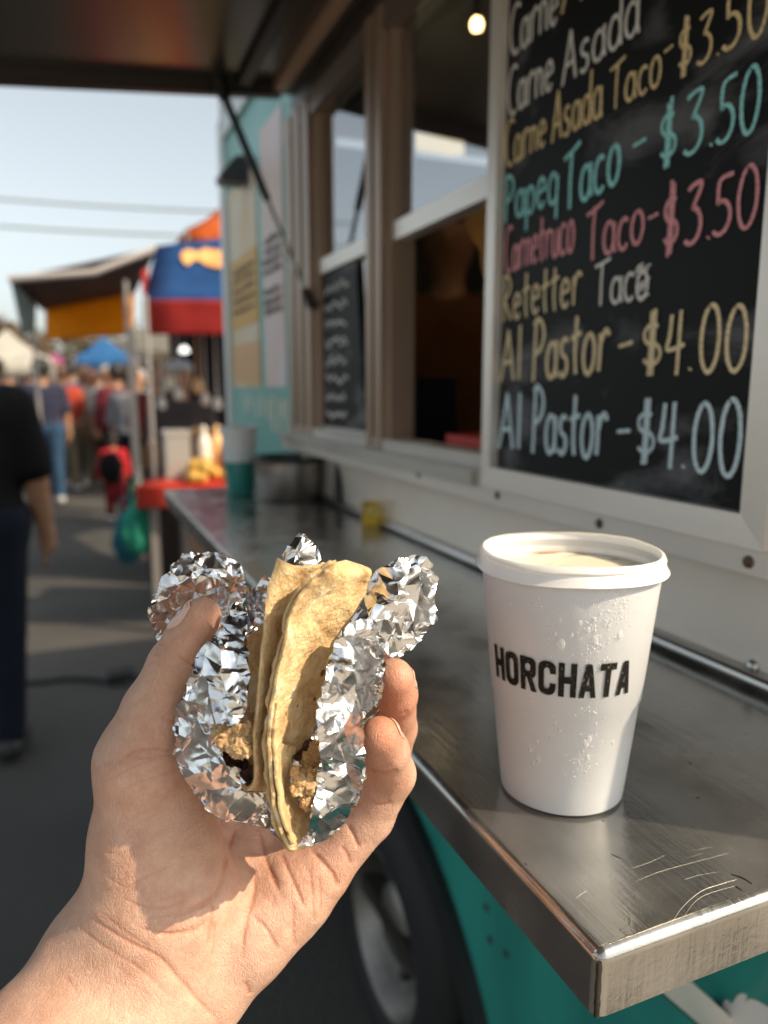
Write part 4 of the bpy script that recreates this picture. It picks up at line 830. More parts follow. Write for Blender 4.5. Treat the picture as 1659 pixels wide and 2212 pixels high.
FP.append(patch([(575,385),(588,470),(592,560),(578,620),(600,690),(603,760),(600,830),(590,900),(570,985),(535,1025),(470,1042),(400,1036),(360,1010),(330,960),(275,900),(300,810),(322,705),(350,665),(390,620),(440,570),(480,520),(500,460),(540,420)],
    [(575,385,.296),(500,470,.292),(440,570,.287),(350,665,.281),(290,850,.280),(330,960,.278),(440,800,.272),(470,640,.277),(560,600,.280),(600,760,.275),(580,950,.270),(470,1042,.269),(450,930,.269)], 30, A2, 2, .9))
FP.append(patch([(275,890),(235,960),(220,1000),(224,1060),(230,1110),(222,1180),(240,1240),(270,1300),(330,1390),(420,1500),(510,1520),(600,1545),(640,1520),(690,1470),(695,1400),(690,1350),(660,1380),(620,1375),(560,1372),(575,1330),(560,1275),(490,1240),(465,1180),(440,1110),(420,1060),(370,1020),(345,950)],
    [(275,890,.286),(220,1000,.291),(222,1180,.290),(330,1390,.288),(420,1500,.285),(600,1545,.284),(690,1350,.279),(560,1372,.274),(490,1240,.271),(440,1110,.273),(345,950,.280),(330,1100,.281),(380,1280,.275),(500,1420,.275)], 21, A1, 3, 1.2))
FP.append(patch([(575,350),(640,340),(660,310),(690,290),(720,295),(735,400),(700,560),(590,610),(582,480)], [(575,350,.318),(690,290,.322),(640,450,.330),(700,560,.320),(590,600,.312)], 18, A3, 4))
FP.append(patch([(765,180),(790,140),(860,72),(885,82),(905,100),(935,140),(955,165),(972,200),(980,240),(930,265),(850,270),(790,240)], [(765,180,.306),(860,75,.312),(840,170,.304),(890,150,.318),(960,190,.310),(860,250,.300)], 22, (.0012,.0004,.00012), 5, .6))
FP.append(patch([(1168,375),(1195,310),(1240,265),(1300,225),(1350,200),(1400,185),(1455,172),(1490,190),(1518,215),(1525,260),(1553,300),(1548,370),(1552,430),(1545,520),(1490,570),(1470,610),(1420,660),(1380,692),(1300,692),(1265,640),(1240,560),(1200,480),(1185,440)],
    [(1168,375,.301),(1240,265,.300),(1455,172,.3010),(1350,240,.297),(1330,380,.292),(1430,330,.294),(1553,300,.306),(1552,430,.305),(1430,500,.295),(1300,690,.296),(1380,692,.303),(1480,600,.306),(1240,480,.288)], 20, A3, 6, 1.2))
FP.append(patch([(1222,495),(1262,560),(1285,620),(1290,690),(1284,760),(1275,830),(1250,900),(1215,960),(1190,1000),(1180,1070),(1175,1150),(1192,1210),(1180,1290),(1165,1350),(1120,1460),(1100,1520),(1010,1600),(960,1640),(915,1655),(860,1662),(810,1668),(850,1640),(890,1610),(912,1560),(910,1500),(930,1400),(950,1290),(960,1180),(948,1100),(942,1050),(945,950),(965,880),(985,810),(1010,700),(1035,610),(1080,560),(1130,515)],
    [(1222,495,.289),(1130,515,.283),(1040,610,.277),(980,820,.271),(945,1050,.267),(955,1200,.266),(910,1500,.268),(850,1650,.276),(1010,1600,.284),(1100,1520,.290),(1180,1290,.296),(1180,1070,.298),(1250,900,.300),(1288,690,.300),(1100,760,.275),(1130,900,.281),(1070,1050,.274),(1060,1300,.276),(1000,1500,.275)], 20, A1, 7, 1.1))
FP.append(patch([(270,890),(400,640),(600,560),(720,300),(900,220),(1100,330),(1200,480),(1290,640),(1285,780),(1265,900),(1255,980),(1215,1040),(1200,1180),(1190,1300),(1150,1420),(1060,1560),(930,1655),(800,1665),(700,1560),(560,1530),(420,1495),(330,1380),(250,1250),(235,1050)],
    [(270,890,.292),(600,560,.318),(720,300,.325),(900,230,.325),(1100,330,.315),(1290,640,.306),(1260,950,.312),(1190,1300,.308),(930,1655,.292),(800,1665,.290),(560,1530,.296),(330,1380,.296),(240,1100,.294),(600,1000,.328),(800,900,.332),(1000,900,.328),(800,1300,.322),(600,1250,.322),(1000,1300,.320)], 22, A1, 8))
bm = join(FP, 'foil')
for f in bm.faces: f.smooth = True
for e in bm.edges: e.smooth = len(e.link_faces) == 2 and e.calc_face_angle(0) < math.radians(23)
me = bpy.data.meshes.new('foil_wrapper'); bm.to_mesh(me); bm.free()
foil = link('foil_wrapper', me, FOIL, origin=at(620,1790,.30))
tag(foil, 'crumpled aluminium foil wrapped open around the taco in the hand', 'foil wrapper')
# ================================================================== TACO
taco = thing('taco', 'folded yellow corn tortilla taco with pale filling standing in foil', 'taco', at(640,1815,.283))
def tortilla_mat():
    m = mat('corn_tortilla', (.68,.47,.23), .8, sss=.15, sssr=(1,.7,.3), ssscale=.003, spec=.2); n, l, b = nodes(m); tc = n.new('ShaderNodeTexCoord')
    t = n.new('ShaderNodeTexNoise'); t.inputs['Scale'].default_value = 75; t.inputs['Detail'].default_value = 9; t.inputs['Roughness'].default_value = .68; l.new(tc.outputs['Object'], t.inputs[0])
    r = n.new('ShaderNodeValToRGB'); e = r.color_ramp.elements; e[0].position = .26; e[0].color = (.34,.18,.07,1); e[1].position = .42; e[1].color = (.60,.40,.20,1); x = e.new(.55); x.color = (.72,.53,.28,1); x = e.new(.66); x.color = (.84,.72,.52,1); l.new(t.outputs[0], r.inputs[0])
    v = n.new('ShaderNodeTexVoronoi'); v.inputs['Scale'].default_value = 130; v.inputs['Randomness'].default_value = 1; l.new(tc.outputs['Object'], v.inputs[0]); k = n.new('ShaderNodeTexNoise'); k.inputs['Scale'].default_value = 38; l.new(tc.outputs['Object'], k.inputs[0])
    t.inputs['Distortion'].default_value = .5
    ad = n.new('ShaderNodeMath'); ad.operation = 'ADD'; l.new(v.outputs['Distance'], ad.inputs[0]); l.new(k.outputs[0], ad.inputs[1]); sp_ = n.new('ShaderNodeMapRange'); sp_.inputs['From Min'].default_value = .50; sp_.inputs['From Max'].default_value = .58; sp_.inputs['To Min'].default_value = 1; sp_.inputs['To Max'].default_value = 0; l.new(ad.outputs[0], sp_.inputs[0])
    mx = n.new('ShaderNodeMix'); mx.data_type = 'RGBA'; mx.inputs['B'].default_value = (.20,.095,.03,1); l.new(sp_.outputs[0], mx.inputs['Factor']); l.new(r.outputs[0], mx.inputs['A']); l.new(mx.outputs['Result'], b.inputs['Base Color'])
    t2 = n.new('ShaderNodeTexNoise'); t2.inputs['Scale'].default_value = 420; t2.inputs['Detail'].default_value = 4; l.new(tc.outputs['Object'], t2.inputs[0]); b1 = n.new('ShaderNodeBump'); b1.inputs['Distance'].default_value = .0016; b1.inputs['Strength'].default_value = .9; l.new(t2.outputs[0], b1.inputs['Height'])
    b2_ = n.new('ShaderNodeBump'); b2_.inputs['Distance'].default_value = .0035; b2_.inputs['Strength'].default_value = .8; l.new(t.outputs[0], b2_.inputs['Height']); l.new(b1.outputs[0], b2_.inputs['Normal']); l.new(b2_.outputs[0], b.inputs['Normal']); return m
TORT = tortilla_mat()
def interp(pl, t):
    L = [0]
    for a, b in zip(pl, pl[1:]): L.append(L[-1]+math.hypot(b[0]-a[0], b[1]-a[1]))
    s = t*L[-1]
    for i in range(len(pl)-1):
        if s <= L[i+1]+1e-9:
            u = (s-L[i])/max(L[i+1]-L[i], 1e-9); return (pl[i][0]+(pl[i+1][0]-pl[i][0])*u, pl[i][1]+(pl[i+1][1]-pl[i][1])*u)
    return pl[-1]
def tort(left, right, dfun, seed, t=.0017, nu=70, nv=36, off=(0,0), namp=.0017, edge=7, dip=0):
    left = catmull(left, 6); right = catmull(right, 6); rows = []
    for i in range(nu+1):
        u = i/nu; a = interp(left, u); b = interp(right, u); row = []
        for j in range(nv+1):
            v = j/nv; x = a[0]+(b[0]-a[0])*v+off[0]; y = a[1]+(b[1]-a[1])*v+off[1]
            y += dip*math.sin(math.pi*v)*max(0, 1-u*5)**2; wob = noise.noise(Vector((u*14, seed*3.1, 0)))*edge*(1-v)+noise.noise(Vector((u*17, seed*5.7, 4)))*edge*1.2*v; x += wob
            d = dfun(u, v)+namp*noise.noise(Vector((x*.016, y*.016, seed)))+namp*.35*noise.noise(Vector((x*.06, y*.06, seed)))
            row.append(at(*z1(x, y), d))
        rows.append(row)
    o = link('tortilla', sheet(rows), TORT, taco, smooth=True); s = solid(o, t, 1); bv = o.modifiers.new('round', 'BEVEL'); bv.width = .0005; bv.segments = 2; bv.limit_method = 'ANGLE'; bv.angle_limit = .9; return o
ss = lambda x: x*x*(3-2*x)
LB = [(1020,225),(900,318),(835,392),(795,480),(772,600),(740,720),(714,850),(697,960),(684,1130),(692,1300),(708,1430),(735,1550),(805,1668)]
# sheet with the bright edge (left) and its inner face
tort([(745,195),(718,280),(692,370),(682,470),(673,560),(656,740),(640,960),(626,1130),(630,1290),(618,1340),(588,1372)],
     [(1040,205),(960,280),(880,370),(820,450),(790,580),(765,720),(730,860),(715,980),(705,1140),(705,1280),(700,1340),(690,1375)],
     lambda u, v: .2695+.012*ss(v)*(1-.3*u)+.006*(1-u)**3, 1, t=.0019, namp=.0006, dip=46)
# large folded sheet (right)
RB_ = [(1090,206),(1185,236),(1222,268),(1195,350),(1172,430),(1110,520),(1050,600),(1018,700),(990,800),(968,870),(962,960),(925,1070),(862,1170),(812,1240)]
LB2 = LB[:10]
tort(LB2, RB_, lambda u, v: .2665+.0015*u+.030*v**1.25+.004*math.sin(v*3.1)*(1-u)-.004*ss(min(1,v*2.2))*0+.004*(1-u)**4, 2, t=.0016)
# lower body of the same fold, with filling showing through the tear
tort([(700,1120),(684,1200),(690,1300),(706,1430),(733,1550),(805,1670)], [(840,1150),(822,1250),(812,1350),(838,1420),(905,1500),(915,1600),(880,1668)], lambda u, v: .2672+.016*v**1.4+.004*u, 3, t=.002, nu=50)
# extra layers of the stacked tortillas
tort([(1000,262),(905,345),(848,420),(812,500),(790,620),(760,740),(735,860),(720,980),(712,1140),(722,1300),(738,1430),(765,1550),(815,1655)], [(1120,330),(1060,420),(1000,500),(950,600),(920,720),(890,860),(860,980),(815,1100),(790,1180),(790,1300),(800,1430),(840,1550),(870,1640)], lambda u, v: .2650+.0010*u+.031*v**1.1, 4, t=.0016)
tort([(745,930),(738,1000),(735,1140),(748,1300),(765,1430),(790,1540),(830,1640)], [(860,900),(830,1000),(800,1100),(785,1200),(790,1330),(810,1450),(860,1600)], lambda u, v: .2646+.020*v**1.1+.0015*(1-u)**2, 5, t=.0014, nu=50)
# far-left outer fold
tort([(590,600),(600,700),(600,850),(575,1000),(520,1060),(470,1180),(500,1300),(580,1372)], [(720,500),(710,700),(690,900),(670,1050),(660,1150),(655,1250),(650,1330),(640,1372)], lambda u, v: .300-.012*v, 6, t=.0018, nu=50)
FILL = mat('battered_filling', (.64,.48,.27), .6, 0, .45, 90, .0010, 260, col2=(.40,.24,.11), sss=.12, ssscale=.003, spec=.4)
DARKF = mat('dark_filling', (.16,.065,.03), .5, 0, .5, 90, .0010, 200, col2=(.06,.025,.015))
def lump(x, y, d, r, seed, m=FILL, name='filling'):
    bm = NB(); bmesh.ops.create_icosphere(bm, subdivisions=4, radius=1); c = np.array(at(*z1(x, y), d)); R_ = r/2.337*d*HS/FPX; s = Vector((seed*7.3, seed*1.7, 2))
    for v in bm.verts:
        n0 = v.co.normalized(); f = 1+.38*noise.noise(n0*1.5+s)+.26*(abs(noise.noise(n0*3.6+s))*2-.5)+.09*noise.noise(n0*10+s); v.co = Vector(c)+n0*R_*f
    return fin(name, bm, m, taco, smooth=True)
for i, (x, y, d, r) in enumerate(((495,1090,.276,78),(575,1060,.275,60),(560,1145,.273,64),(605,1120,.276,46),(455,1105,.280,48),(600,1020,.280,44))): lump(x, y, d, r, i+1)
for i, (x, y, d, r) in enumerate(((905,1330,.279,66),(860,1320,.2755,36),(845,1365,.275,34),(930,1400,.281,58),(915,1230,.286,50),(945,1170,.288,42),(890,1430,.277,36),(835,1275,.2765,26))): lump(x, y, d, r, i+20)
for i, (x, y, d, r) in enumerate(((560,1240,.296,70),(480,1180,.297,60),(620,1300,.29,50),(900,1180,.298,60),(640,820,.312,60))): lump(x, y, d, r, i+40, DARKF, 'dark_filling')
# ================================================================== PEOPLE IN THE MARKET
def at(x, y, d): return CAM+ray(x, y)*d
PSKIN = mat('weathered_skin', (.42,.22,.13), .5, 0, .2, 20, sss=.1, ssscale=.01)
SHOE_D = mat('dark_shoes', (.02,.02,.022), .5); SHOE_L = mat('pale_shoes', (.45,.45,.44), .5); EYE = mat('dark_eye', (.02,.015,.012), .2)
def fabric(name, c): return mat(name, c, .85, 0, .3, 7, .004, 40, spec=.2)
def person(label, pos, h, face, shirt, trousers, hair, shoes=SHOE_D, stride=.0, arms=(0,0), sleeve=.55, res=.022, cap=None, group=None, bend=0.0, elbow=(.0,.0)):
    """face = heading in degrees (0 looks along +Y); arms = forward swing (m at the wrist) left, right"""
    k = h/1.74; rot = Matrix.Rotation(math.radians(-face), 3, 'Z'); B = Vector((pos[0], pos[1], pos[2] if len(pos) > 2 else 0))
    def L(x, y, z): return (x*k, (y+bend*max(0, z-.95)*1.0)*k, (z-(bend**2)*max(0, z-.95)*.45)*k)
    rt = dict(head=[(L(0,.01,1.585), .088*k), (L(0,.022,1.645), .098*k)], neck=[(L(0,0,1.40), .062*k), (L(0,.01,1.55), .055*k)])
    core = [[(L(-.105,0,1.33), .098*k), (L(.105,0,1.33), .098*k)], [(L(-.07,.01,1.2), .118*k), (L(.07,.01,1.2), .118*k)], [(L(-.055,.01,1.07), .115*k), (L(.055,.01,1.07), .115*k)], [(L(-.075,0,.93), .122*k), (L(.075,0,.93), .122*k)]]
    legs = []; armc = []
    for s, st in ((-1, stride), (1, -stride)):
        bk = max(0, -st)*.5
        legs.append([(L(s*.095,0,.93), .098*k), (L(s*.098,st*.5+bk*.25,.50), .066*k), (L(s*.10,st,.10+bk*.12), .045*k)]); legs.append([(L(s*.10,st-.03,.052+bk*.12), .04*k), (L(s*.112,st+.15,.038), .034*k)])
        a = arms[0] if s < 0 else arms[1]; eb = elbow[0] if s < 0 else elbow[1]
        armc.append([(L(s*.185,0,1.365), .064*k), (L(s*.245,a*.35,1.10), .046*k), (L(s*(.262-.06*eb),a+.03+.16*eb,.86+.20*eb), .033*k), (L(s*(.262-.06*eb),a+.045+.19*eb,.80+.20*eb), .036*k)])
        q = armc[-1][-1][0]
        for f_ in range(4): armc.append([((q[0]-s*.004, q[1]+(-.028+.019*f_)*k, q[2]), .012*k), ((q[0]-s*.014*k, q[1]+(-.03+.022*f_+.012)*k, q[2]-(.095-.012*abs(f_-1.5))*k), .009*k)])
        armc.append([((q[0], q[1]+.025*k, q[2]+.02*k), .013*k), ((q[0]-s*.02*k, q[1]+.062*k, q[2]-.035*k), .010*k)])
    def head(P):
        d = smin(chain(P, rt['head']), chain(P, rt['neck']), .03*k)
        d = smin(d, cone_sdf(P, L(0,.105,1.62), L(0,.122,1.595), .012*k, .017*k), .02*k)
        for s in (-1, 1): d = smin(d, cone_sdf(P, L(s*.094,-.005,1.635), L(s*.092,-.002,1.60), .018*k, .012*k), .008*k)
        return d
    def many(P, cs, kk):
        d = None
        for c in cs: e = chain(P, c, .01); d = e if d is None else smin(d, e, kk)
        return d
    def body(P): return smin(smin(head(P), many(P, core, .05*k), .04*k), smin(many(P, legs, .03*k), many(P, armc, .012*k), .01), .05*k)
    def cut(P, a, b): return np.maximum(P[:,2]-b, a-P[:,2])
    root_o = np.array(B)
    def make(name, fn, lo, hi, m, parent):
        V, F = surface_nets(fn, np.array(lo)*k, np.array(hi)*k, res)
        if not len(V): return None
        V = V@np.array(rot).T+root_o; o = link(name, np_mesh(V, F, name), m, parent, smooth=True, origin=None if parent else root_o); return o
    yl, yh = -.42-abs(stride), .50+abs(stride)+max(0, bend)*.6
    o = make('person', body, (-.45,yl,-.02), (.45,yh,1.80), PSKIN, None); tag(o, label, 'person', group)
    sl_arm = [[(c[0][0], c[0][1]+.006), (tuple(np.array(c[0][0])+(np.array(c[1][0])-np.array(c[0][0]))*(1 if sleeve > .5 else .85)), c[1][1]+.012)] for c in (armc[0], armc[6])]
    if sleeve > .9: sl_arm += [[(c[1][0], c[1][1]+.016), (c[2][0], c[2][1]+.016)] for c in (armc[0], armc[6])]
    make('shirt', lambda P: np.maximum(smin(many(P, core, .06*k), many(P, sl_arm, .02), .05*k)-.016, cut(P, .88*k, 1.455*k)), (-.45,yl,.8), (.45,yh,1.5), shirt, o)
    make('trousers', lambda P: np.maximum(smin(many(P, [core[3]]+legs[0::2], .05*k), 9, 0)-.018 if False else many(P, [core[3]]+legs[0::2], .05*k)-.017, cut(P, .075*k, .985*k)), (-.36,yl,.0), (.36,yh,1.05), trousers, o)
    make('shoes', lambda P: np.maximum(many(P, legs[1::2], .02)-.012, cut(P, .003, .14*k)), (-.3,yl,-.02), (.3,yh,.2), shoes, o)
    hc = L(0,-.008,1.652)
    make('hair', lambda P: np.maximum(np.maximum(cone_sdf(P, L(0,-.012,1.60), hc, .100*k, .113*k), P[:,1]-(hc[1]+.078*k+.9*(P[:,2]-hc[2]-.02*k))), 1.535*k-P[:,2]-bend*.1), (-.2,-.3,1.3), (.2,.6,1.82), hair, o)
    if cap: make('cap', lambda P: np.minimum(np.maximum(cone_sdf(P, hc, hc, .124*k, .124*k), hc[2]+.025*k-P[:,2]), np.maximum(cone_sdf(P, L(0,.08,1.665), L(0,.15,1.665), .085*k, .07*k), np.abs(P[:,2]-hc[2]-.03*k)-.014*k)), (-.2,-.3,1.5), (.2,.6,1.85), cap, o)
    for s in (-1, 1):
        bm = NB(); bmesh.ops.create_icosphere(bm, subdivisions=2, radius=.0125*k, matrix=Matrix.Translation(rot@Vector(L(s*.034,.108,1.648))+B)); fin('eye', bm, EYE, o, smooth=True)
    return o
def foot(px, d): p = at(px, 1106, d); return (p[0], p[1])
BLK = fabric('black_shirt_cloth', (.006,.006,.007)); DEN = fabric('dark_denim', (.008,.012,.022)); DENB = fabric('blue_denim', (.03,.07,.13)); DK = fabric('dark_trousers', (.018,.018,.02)); KH = fabric('khaki_trousers', (.25,.20,.14))
HB = mat('black_hair', (.012,.010,.009), .5); HBR = mat('brown_hair', (.07,.035,.018), .5); HG = mat('grey_hair', (.35,.34,.33), .6)
person('man in a black t-shirt and dark jeans at the left edge of the photo', foot(-70, 2.78), 1.70, 5, BLK, DEN, HB, stride=.14, arms=(.05,.05), sleeve=.5, res=.013)
GP = 'shoppers walking in the market aisle'
person('shopper in a pale grey shirt at the far left under the white canopy', foot(14, 8.2), 1.72, 20, fabric('pale_grey_cloth', (.52,.50,.49)), DEN, HBR, stride=.1, sleeve=.95, arms=(0,.1), group=GP)
person('shopper in a navy shirt and blue jeans with pale shoes', foot(112, 9.2), 1.76, -8, fabric('navy_cloth', (.03,.032,.06)), DENB, HB, SHOE_L, stride=.10, sleeve=.5, group=GP)
person('shopper in an orange red shirt behind the navy one', foot(150, 10.2), 1.72, 10, fabric('red_cloth', (.50,.07,.035)), KH, HBR, SHOE_L, stride=-.1, sleeve=.5, res=.028, group=GP)
person('shopper in a light blue shirt and dark trousers walking toward the truck', foot(200, 10.8), 1.74, 170, fabric('light_blue_cloth', (.30,.34,.46)), DK, HB, stride=.24, sleeve=.95, arms=(.1,-.1), res=.028, group=GP)
person('shopper in a white shirt and dark trousers next to the tent pole', foot(250, 10.4), 1.70, 155, fabric('white_cloth', (.36,.37,.40)), DK, HG, stride=.16, sleeve=.5, arms=(.1,.0), res=.026, group=GP)
person('shopper in a grey top half hidden behind the thin tent poles', foot(297, 8.4), 1.66, 30, fabric('mid_grey_cloth', (.25,.25,.28)), DEN, HBR, res=.028, group=GP)
person('shopper with a white cap far down the aisle', foot(228, 12.5), 1.78, 180, fabric('cream_cloth', (.58,.52,.42)), KH, HB, cap=mat('white_cap_cloth', (.7,.68,.64), .8), res=.034, group=GP)
person('distant shopper in a brown top between the white and magenta canopies', foot(84, 12.0), 1.75, 0, fabric('brown_cloth', (.16,.08,.06)), DEN, HB, res=.034, group=GP)
person('distant shopper in a black top deep in the aisle', foot(182, 14.0), 1.72, 10, BLK, DEN, HB, res=.034, group=GP)
for (px_, d, h, f_, sh, tr, hr, sd, lab) in (
    (40,11.0,1.78,15,fabric('charcoal_cloth', (.04,.04,.045)),DEN,HB,.1,'shopper in a charcoal top between the grey and navy shirts'), (132,11.5,1.66,170,fabric('peach_cloth', (.60,.34,.24)),DK,HBR,-.12,'shopper in a peach top facing the camera beside the red shirt'),
    (172,12.0,1.82,5,fabric('steel_blue_cloth', (.10,.16,.26)),DEN,HB,.1,'tall shopper in a steel blue shirt under the bright blue canopy'), (218,10.6,1.68,190,fabric('oatmeal_cloth', (.50,.42,.32)),KH,HBR,.14,'shopper in an oatmeal sweater coming toward the truck'),
    (268,10.0,1.72,-15,fabric('wine_cloth', (.14,.02,.03)),DK,HB,-.1,'shopper in a wine red top just right of the white shirt'), (312,9.6,1.64,200,fabric('sand_cloth', (.45,.34,.22)),DEN,HG,.1,'older shopper in a sand coloured shirt between the two tent poles'),
    (335,11.5,1.76,20,fabric('forest_cloth', (.03,.08,.05)),DK,HB,.1,'shopper in a dark green top behind the front tent pole'), (60,13.5,1.70,180,fabric('lemon_cloth', (.55,.42,.12)),DEN,HBR,.1,'far shopper in a faded yellow top facing the camera')):
    person(lab, foot(px_, d), h, f_, sh, tr, hr, stride=sd, sleeve=random.choice((.5,.95)), arms=(random.uniform(-.05,.12), random.uniform(-.05,.12)), elbow=(random.choice((0,.6)), random.choice((0,.7))), res=.034, group=GP)
ch = person('child in a red and black jacket beyond the end of the red table', foot(252, 8.0), .92, -20, fabric('red_jacket_cloth', (.42,.02,.025)), fabric('crimson_trousers', (.16,.012,.016)), HB, SHOE_L, sleeve=.95, res=.018, stride=.06)
bp_ = at(240, 1010, 7.82); bm = NB(); bmesh.ops.create_icosphere(bm, subdivisions=3, radius=1)
for v in bm.verts: n0 = v.co.copy(); v.co = Vector(bp_)+Vector((n0.x*.125*(1+.2*noise.noise(n0*2)), n0.y*.07, n0.z*.17*(1+.15*noise.noise(n0*3)))) 
tag(fin('backpack', bm, BLK, smooth=True), 'black backpack worn by the child in the red jacket', 'backpack')
person('worker in a brown shirt standing in the dark inside the food truck', (*foot(958, 2.35), .322), 1.64, 205, fabric('dim_brown_cloth', (.16,.07,.03)), DK, HB, sleeve=.5, res=.024)
person('vendor in a dark shirt and grey cap behind the red table', foot(402, 5.9), 1.60, 190, fabric('vendor_grey_cloth', (.07,.055,.055)), DK, HB, cap=mat('grey_cap_cloth', (.40,.42,.44), .8), sleeve=.5, arms=(.1,.1), elbow=(.8,.9), res=.022)
person('vendor in a maroon apron shirt near the steel box under the tent', foot(352, 7.4), 1.64, 170, fabric('maroon_cloth', (.16,.03,.03)), DK, HBR, sleeve=.5, res=.024)
# ================================================================== STALLS
def cloth(name, c, tl=.45):
    m = fabric(name, c); n, l, b = nodes(m); o = [x for x in n if x.type == 'OUTPUT_MATERIAL'][0]; t = n.new('ShaderNodeBsdfTranslucent'); t.inputs[0].default_value = (*c, 1); mx = n.new('ShaderNodeMixShader'); mx.inputs[0].default_value = tl
    l.new(b.outputs[0], mx.inputs[1]); l.new(t.outputs[0], mx.inputs[2]); l.new(mx.outputs[0], o.inputs[0]); return m
def quadsheet(name, c, m, parent, t=.006, sag=.0, n=10, wave=.0):
    """four corners -> gently sagging cloth"""
    a, b, d, e = [np.array(p, float) for p in c]; rows = []
    for i in range(n+1):
        u = i/n; row = []
        for j in range(n+1):
            v = j/n; p = (a*(1-v)+b*v)*(1-u)+(e*(1-v)+d*v)*u; p = p+np.array((0,0,-sag*16*u*(1-u)*v*(1-v)))+np.array((0,wave*math.sin(v*19+u*3), wave*.4*math.sin(v*13))); row.append(p)
        rows.append(row)
    return solid(link(name, sheet(rows), m, parent, smooth=True), t, 0)
CB = cloth('blue_tent_cloth', (.035,.12,.34)); CR = cloth('red_tent_cloth', (.60,.06,.05)); CY_ = cloth('yellow_tent_cloth', (.88,.45,.03), .6); CBR = fabric('brown_awning_cloth', (.13,.085,.075)); CTL = fabric('grey_teal_cloth', (.22,.32,.34)); COR = cloth('orange_tent_cloth', (.72,.16,.035)); CW = cloth('white_tent_cloth', (.72,.69,.62)); CMG = cloth('magenta_tent_cloth', (.62,.10,.33)); CBL = cloth('bright_blue_tent_cloth', (.06,.22,.50))
PIPE = mat('galvanised_pipe', (.42,.38,.35), .4, .6)
def pole(p, z0, z1, r, parent, m=PIPE): bm = NB(); tube(bm, [(p[0], p[1], z0), (p[0], p[1], z1)], r, 12); return fin('tent_pole', bm, m, parent, smooth=True)
D1 = 4.7
base = at(325, 1020, D1); tA = thing('market_tent', 'blue canopy tent with red valance and orange fish print beside the aisle', 'tent', (base[0]+.6, base[1]+.8, 0))
e0 = at(310, 650, D1); ridge0 = at(338, 532, D1+1.15); right = AR*1.9+AF*.0
e1 = e0+right; ridge1 = ridge0+right+np.array((0,0,.22))
quadsheet('canopy', (e0, e1, ridge1, ridge0), CB, tA, sag=.02, wave=.008)
back0 = e0+(ridge0-e0)*np.array((2,2,0)); back1 = e1+(ridge1-e1)*np.array((2,2,0)); quadsheet('canopy', (ridge0, ridge1, back1, back0), CB, tA)
dz = np.array((0,0,-.215)); fwd = AF*.02
quadsheet('valance', (e0-fwd, e1-fwd, e1+dz-fwd, e0+dz-fwd), CR, tA, wave=.006)
quadsheet('valance', (e0+np.array((0,0,.18)), (e0+ridge0*1)/2+np.array((-.02,0,.02)), (e0+ridge0)/2+np.array((-.03,0,-.32)), e0+dz), CR, tA)
fish = catmull([at(x, y, d) for x, y, d in ((392,560,D1+.67),(408,548,D1+.72),(430,553,D1+.69),(452,541,D1+.77),(482,552,D1+.70),(500,575,D1+.60),(480,588,D1+.53),(450,583,D1+.55),(425,570,D1+.62),(405,582,D1+.56))], 5, True)
npl = np.cross(e1-e0, ridge0-e0); npl /= np.linalg.norm(npl); npl = npl if npl[2] > 0 else -npl
def onplane(p): p = np.array(p); r_ = p-CAM; t = ((e0-CAM)@npl)/(r_@npl); return CAM+r_*t
bm = NB(); prism(bm, [onplane(p)+npl*.03 for p in fish], npl*.004); fin('fish_print', bm, mat('orange_print', (.75,.22,.05), .6, 0, .5, 9, col2=(.78,.50,.16)), tA)
pole(at(322, 800, D1), 0, at(310, 640, D1)[2], .014, tA); pole(at(322, 800, D1)+right, 0, e1[2], .019, tA); pole(at(287, 800, D1+2.0), 0, e0[2], .019, tA); pole(at(287, 800, D1+2.0)+right, 0, e1[2], .019, tA)
c0 = at(362, 720, 7.0); c1 = at(800, 720, 7.0); bm = NB(); prism(bm, [(c0[0],c0[1],.25),(c1[0],c1[1],.25),(c1[0],c1[1],e0[2]),(c0[0],c0[1],e0[2])], AF*.01); fin('dark_backdrop', bm, mat('backdrop_black', (.010,.008,.008), .9), tA)  # black sheet added for the darkness inside the stall
# brown awning with yellow valance
tB = thing('market_awning', 'brown cloth awning with a mustard yellow valance and pale front rim', 'awning', np.array((*foot(180, 7.0), 0)))
f0, f1, g0, g1 = at(20, 603, 5.9), at(342, 534, 6.2), at(92, 672, 8.0), at(292, 632, 7.4)
quadsheet('canopy', (f0, f1, g1, g0), CBR, tB, sag=.03)
bm = NB(); tube(bm, [f0, at(205, 588, 5.95), f1], .03, 10); fin('rim', bm, mat('pale_rim', (.40,.36,.34), .6), tB, smooth=True)
quadsheet('valance', (at(98, 664, 7.9), at(290, 632, 7.35), at(288, 722, 7.35), at(98, 737, 7.9)), CY_, tB, wave=.012)
quadsheet('side_flap', (f0+AF*.02, at(78, 640, 7.4), at(76, 716, 7.4), at(48, 722, 6.9)), CTL, tB, wave=.01)
pole(at(281, 800, 6.4), 0, at(281, 610, 6.4)[2], .02, tB); pole(at(78, 800, 7.9), 0, at(84, 668, 7.9)[2], .02, tB)
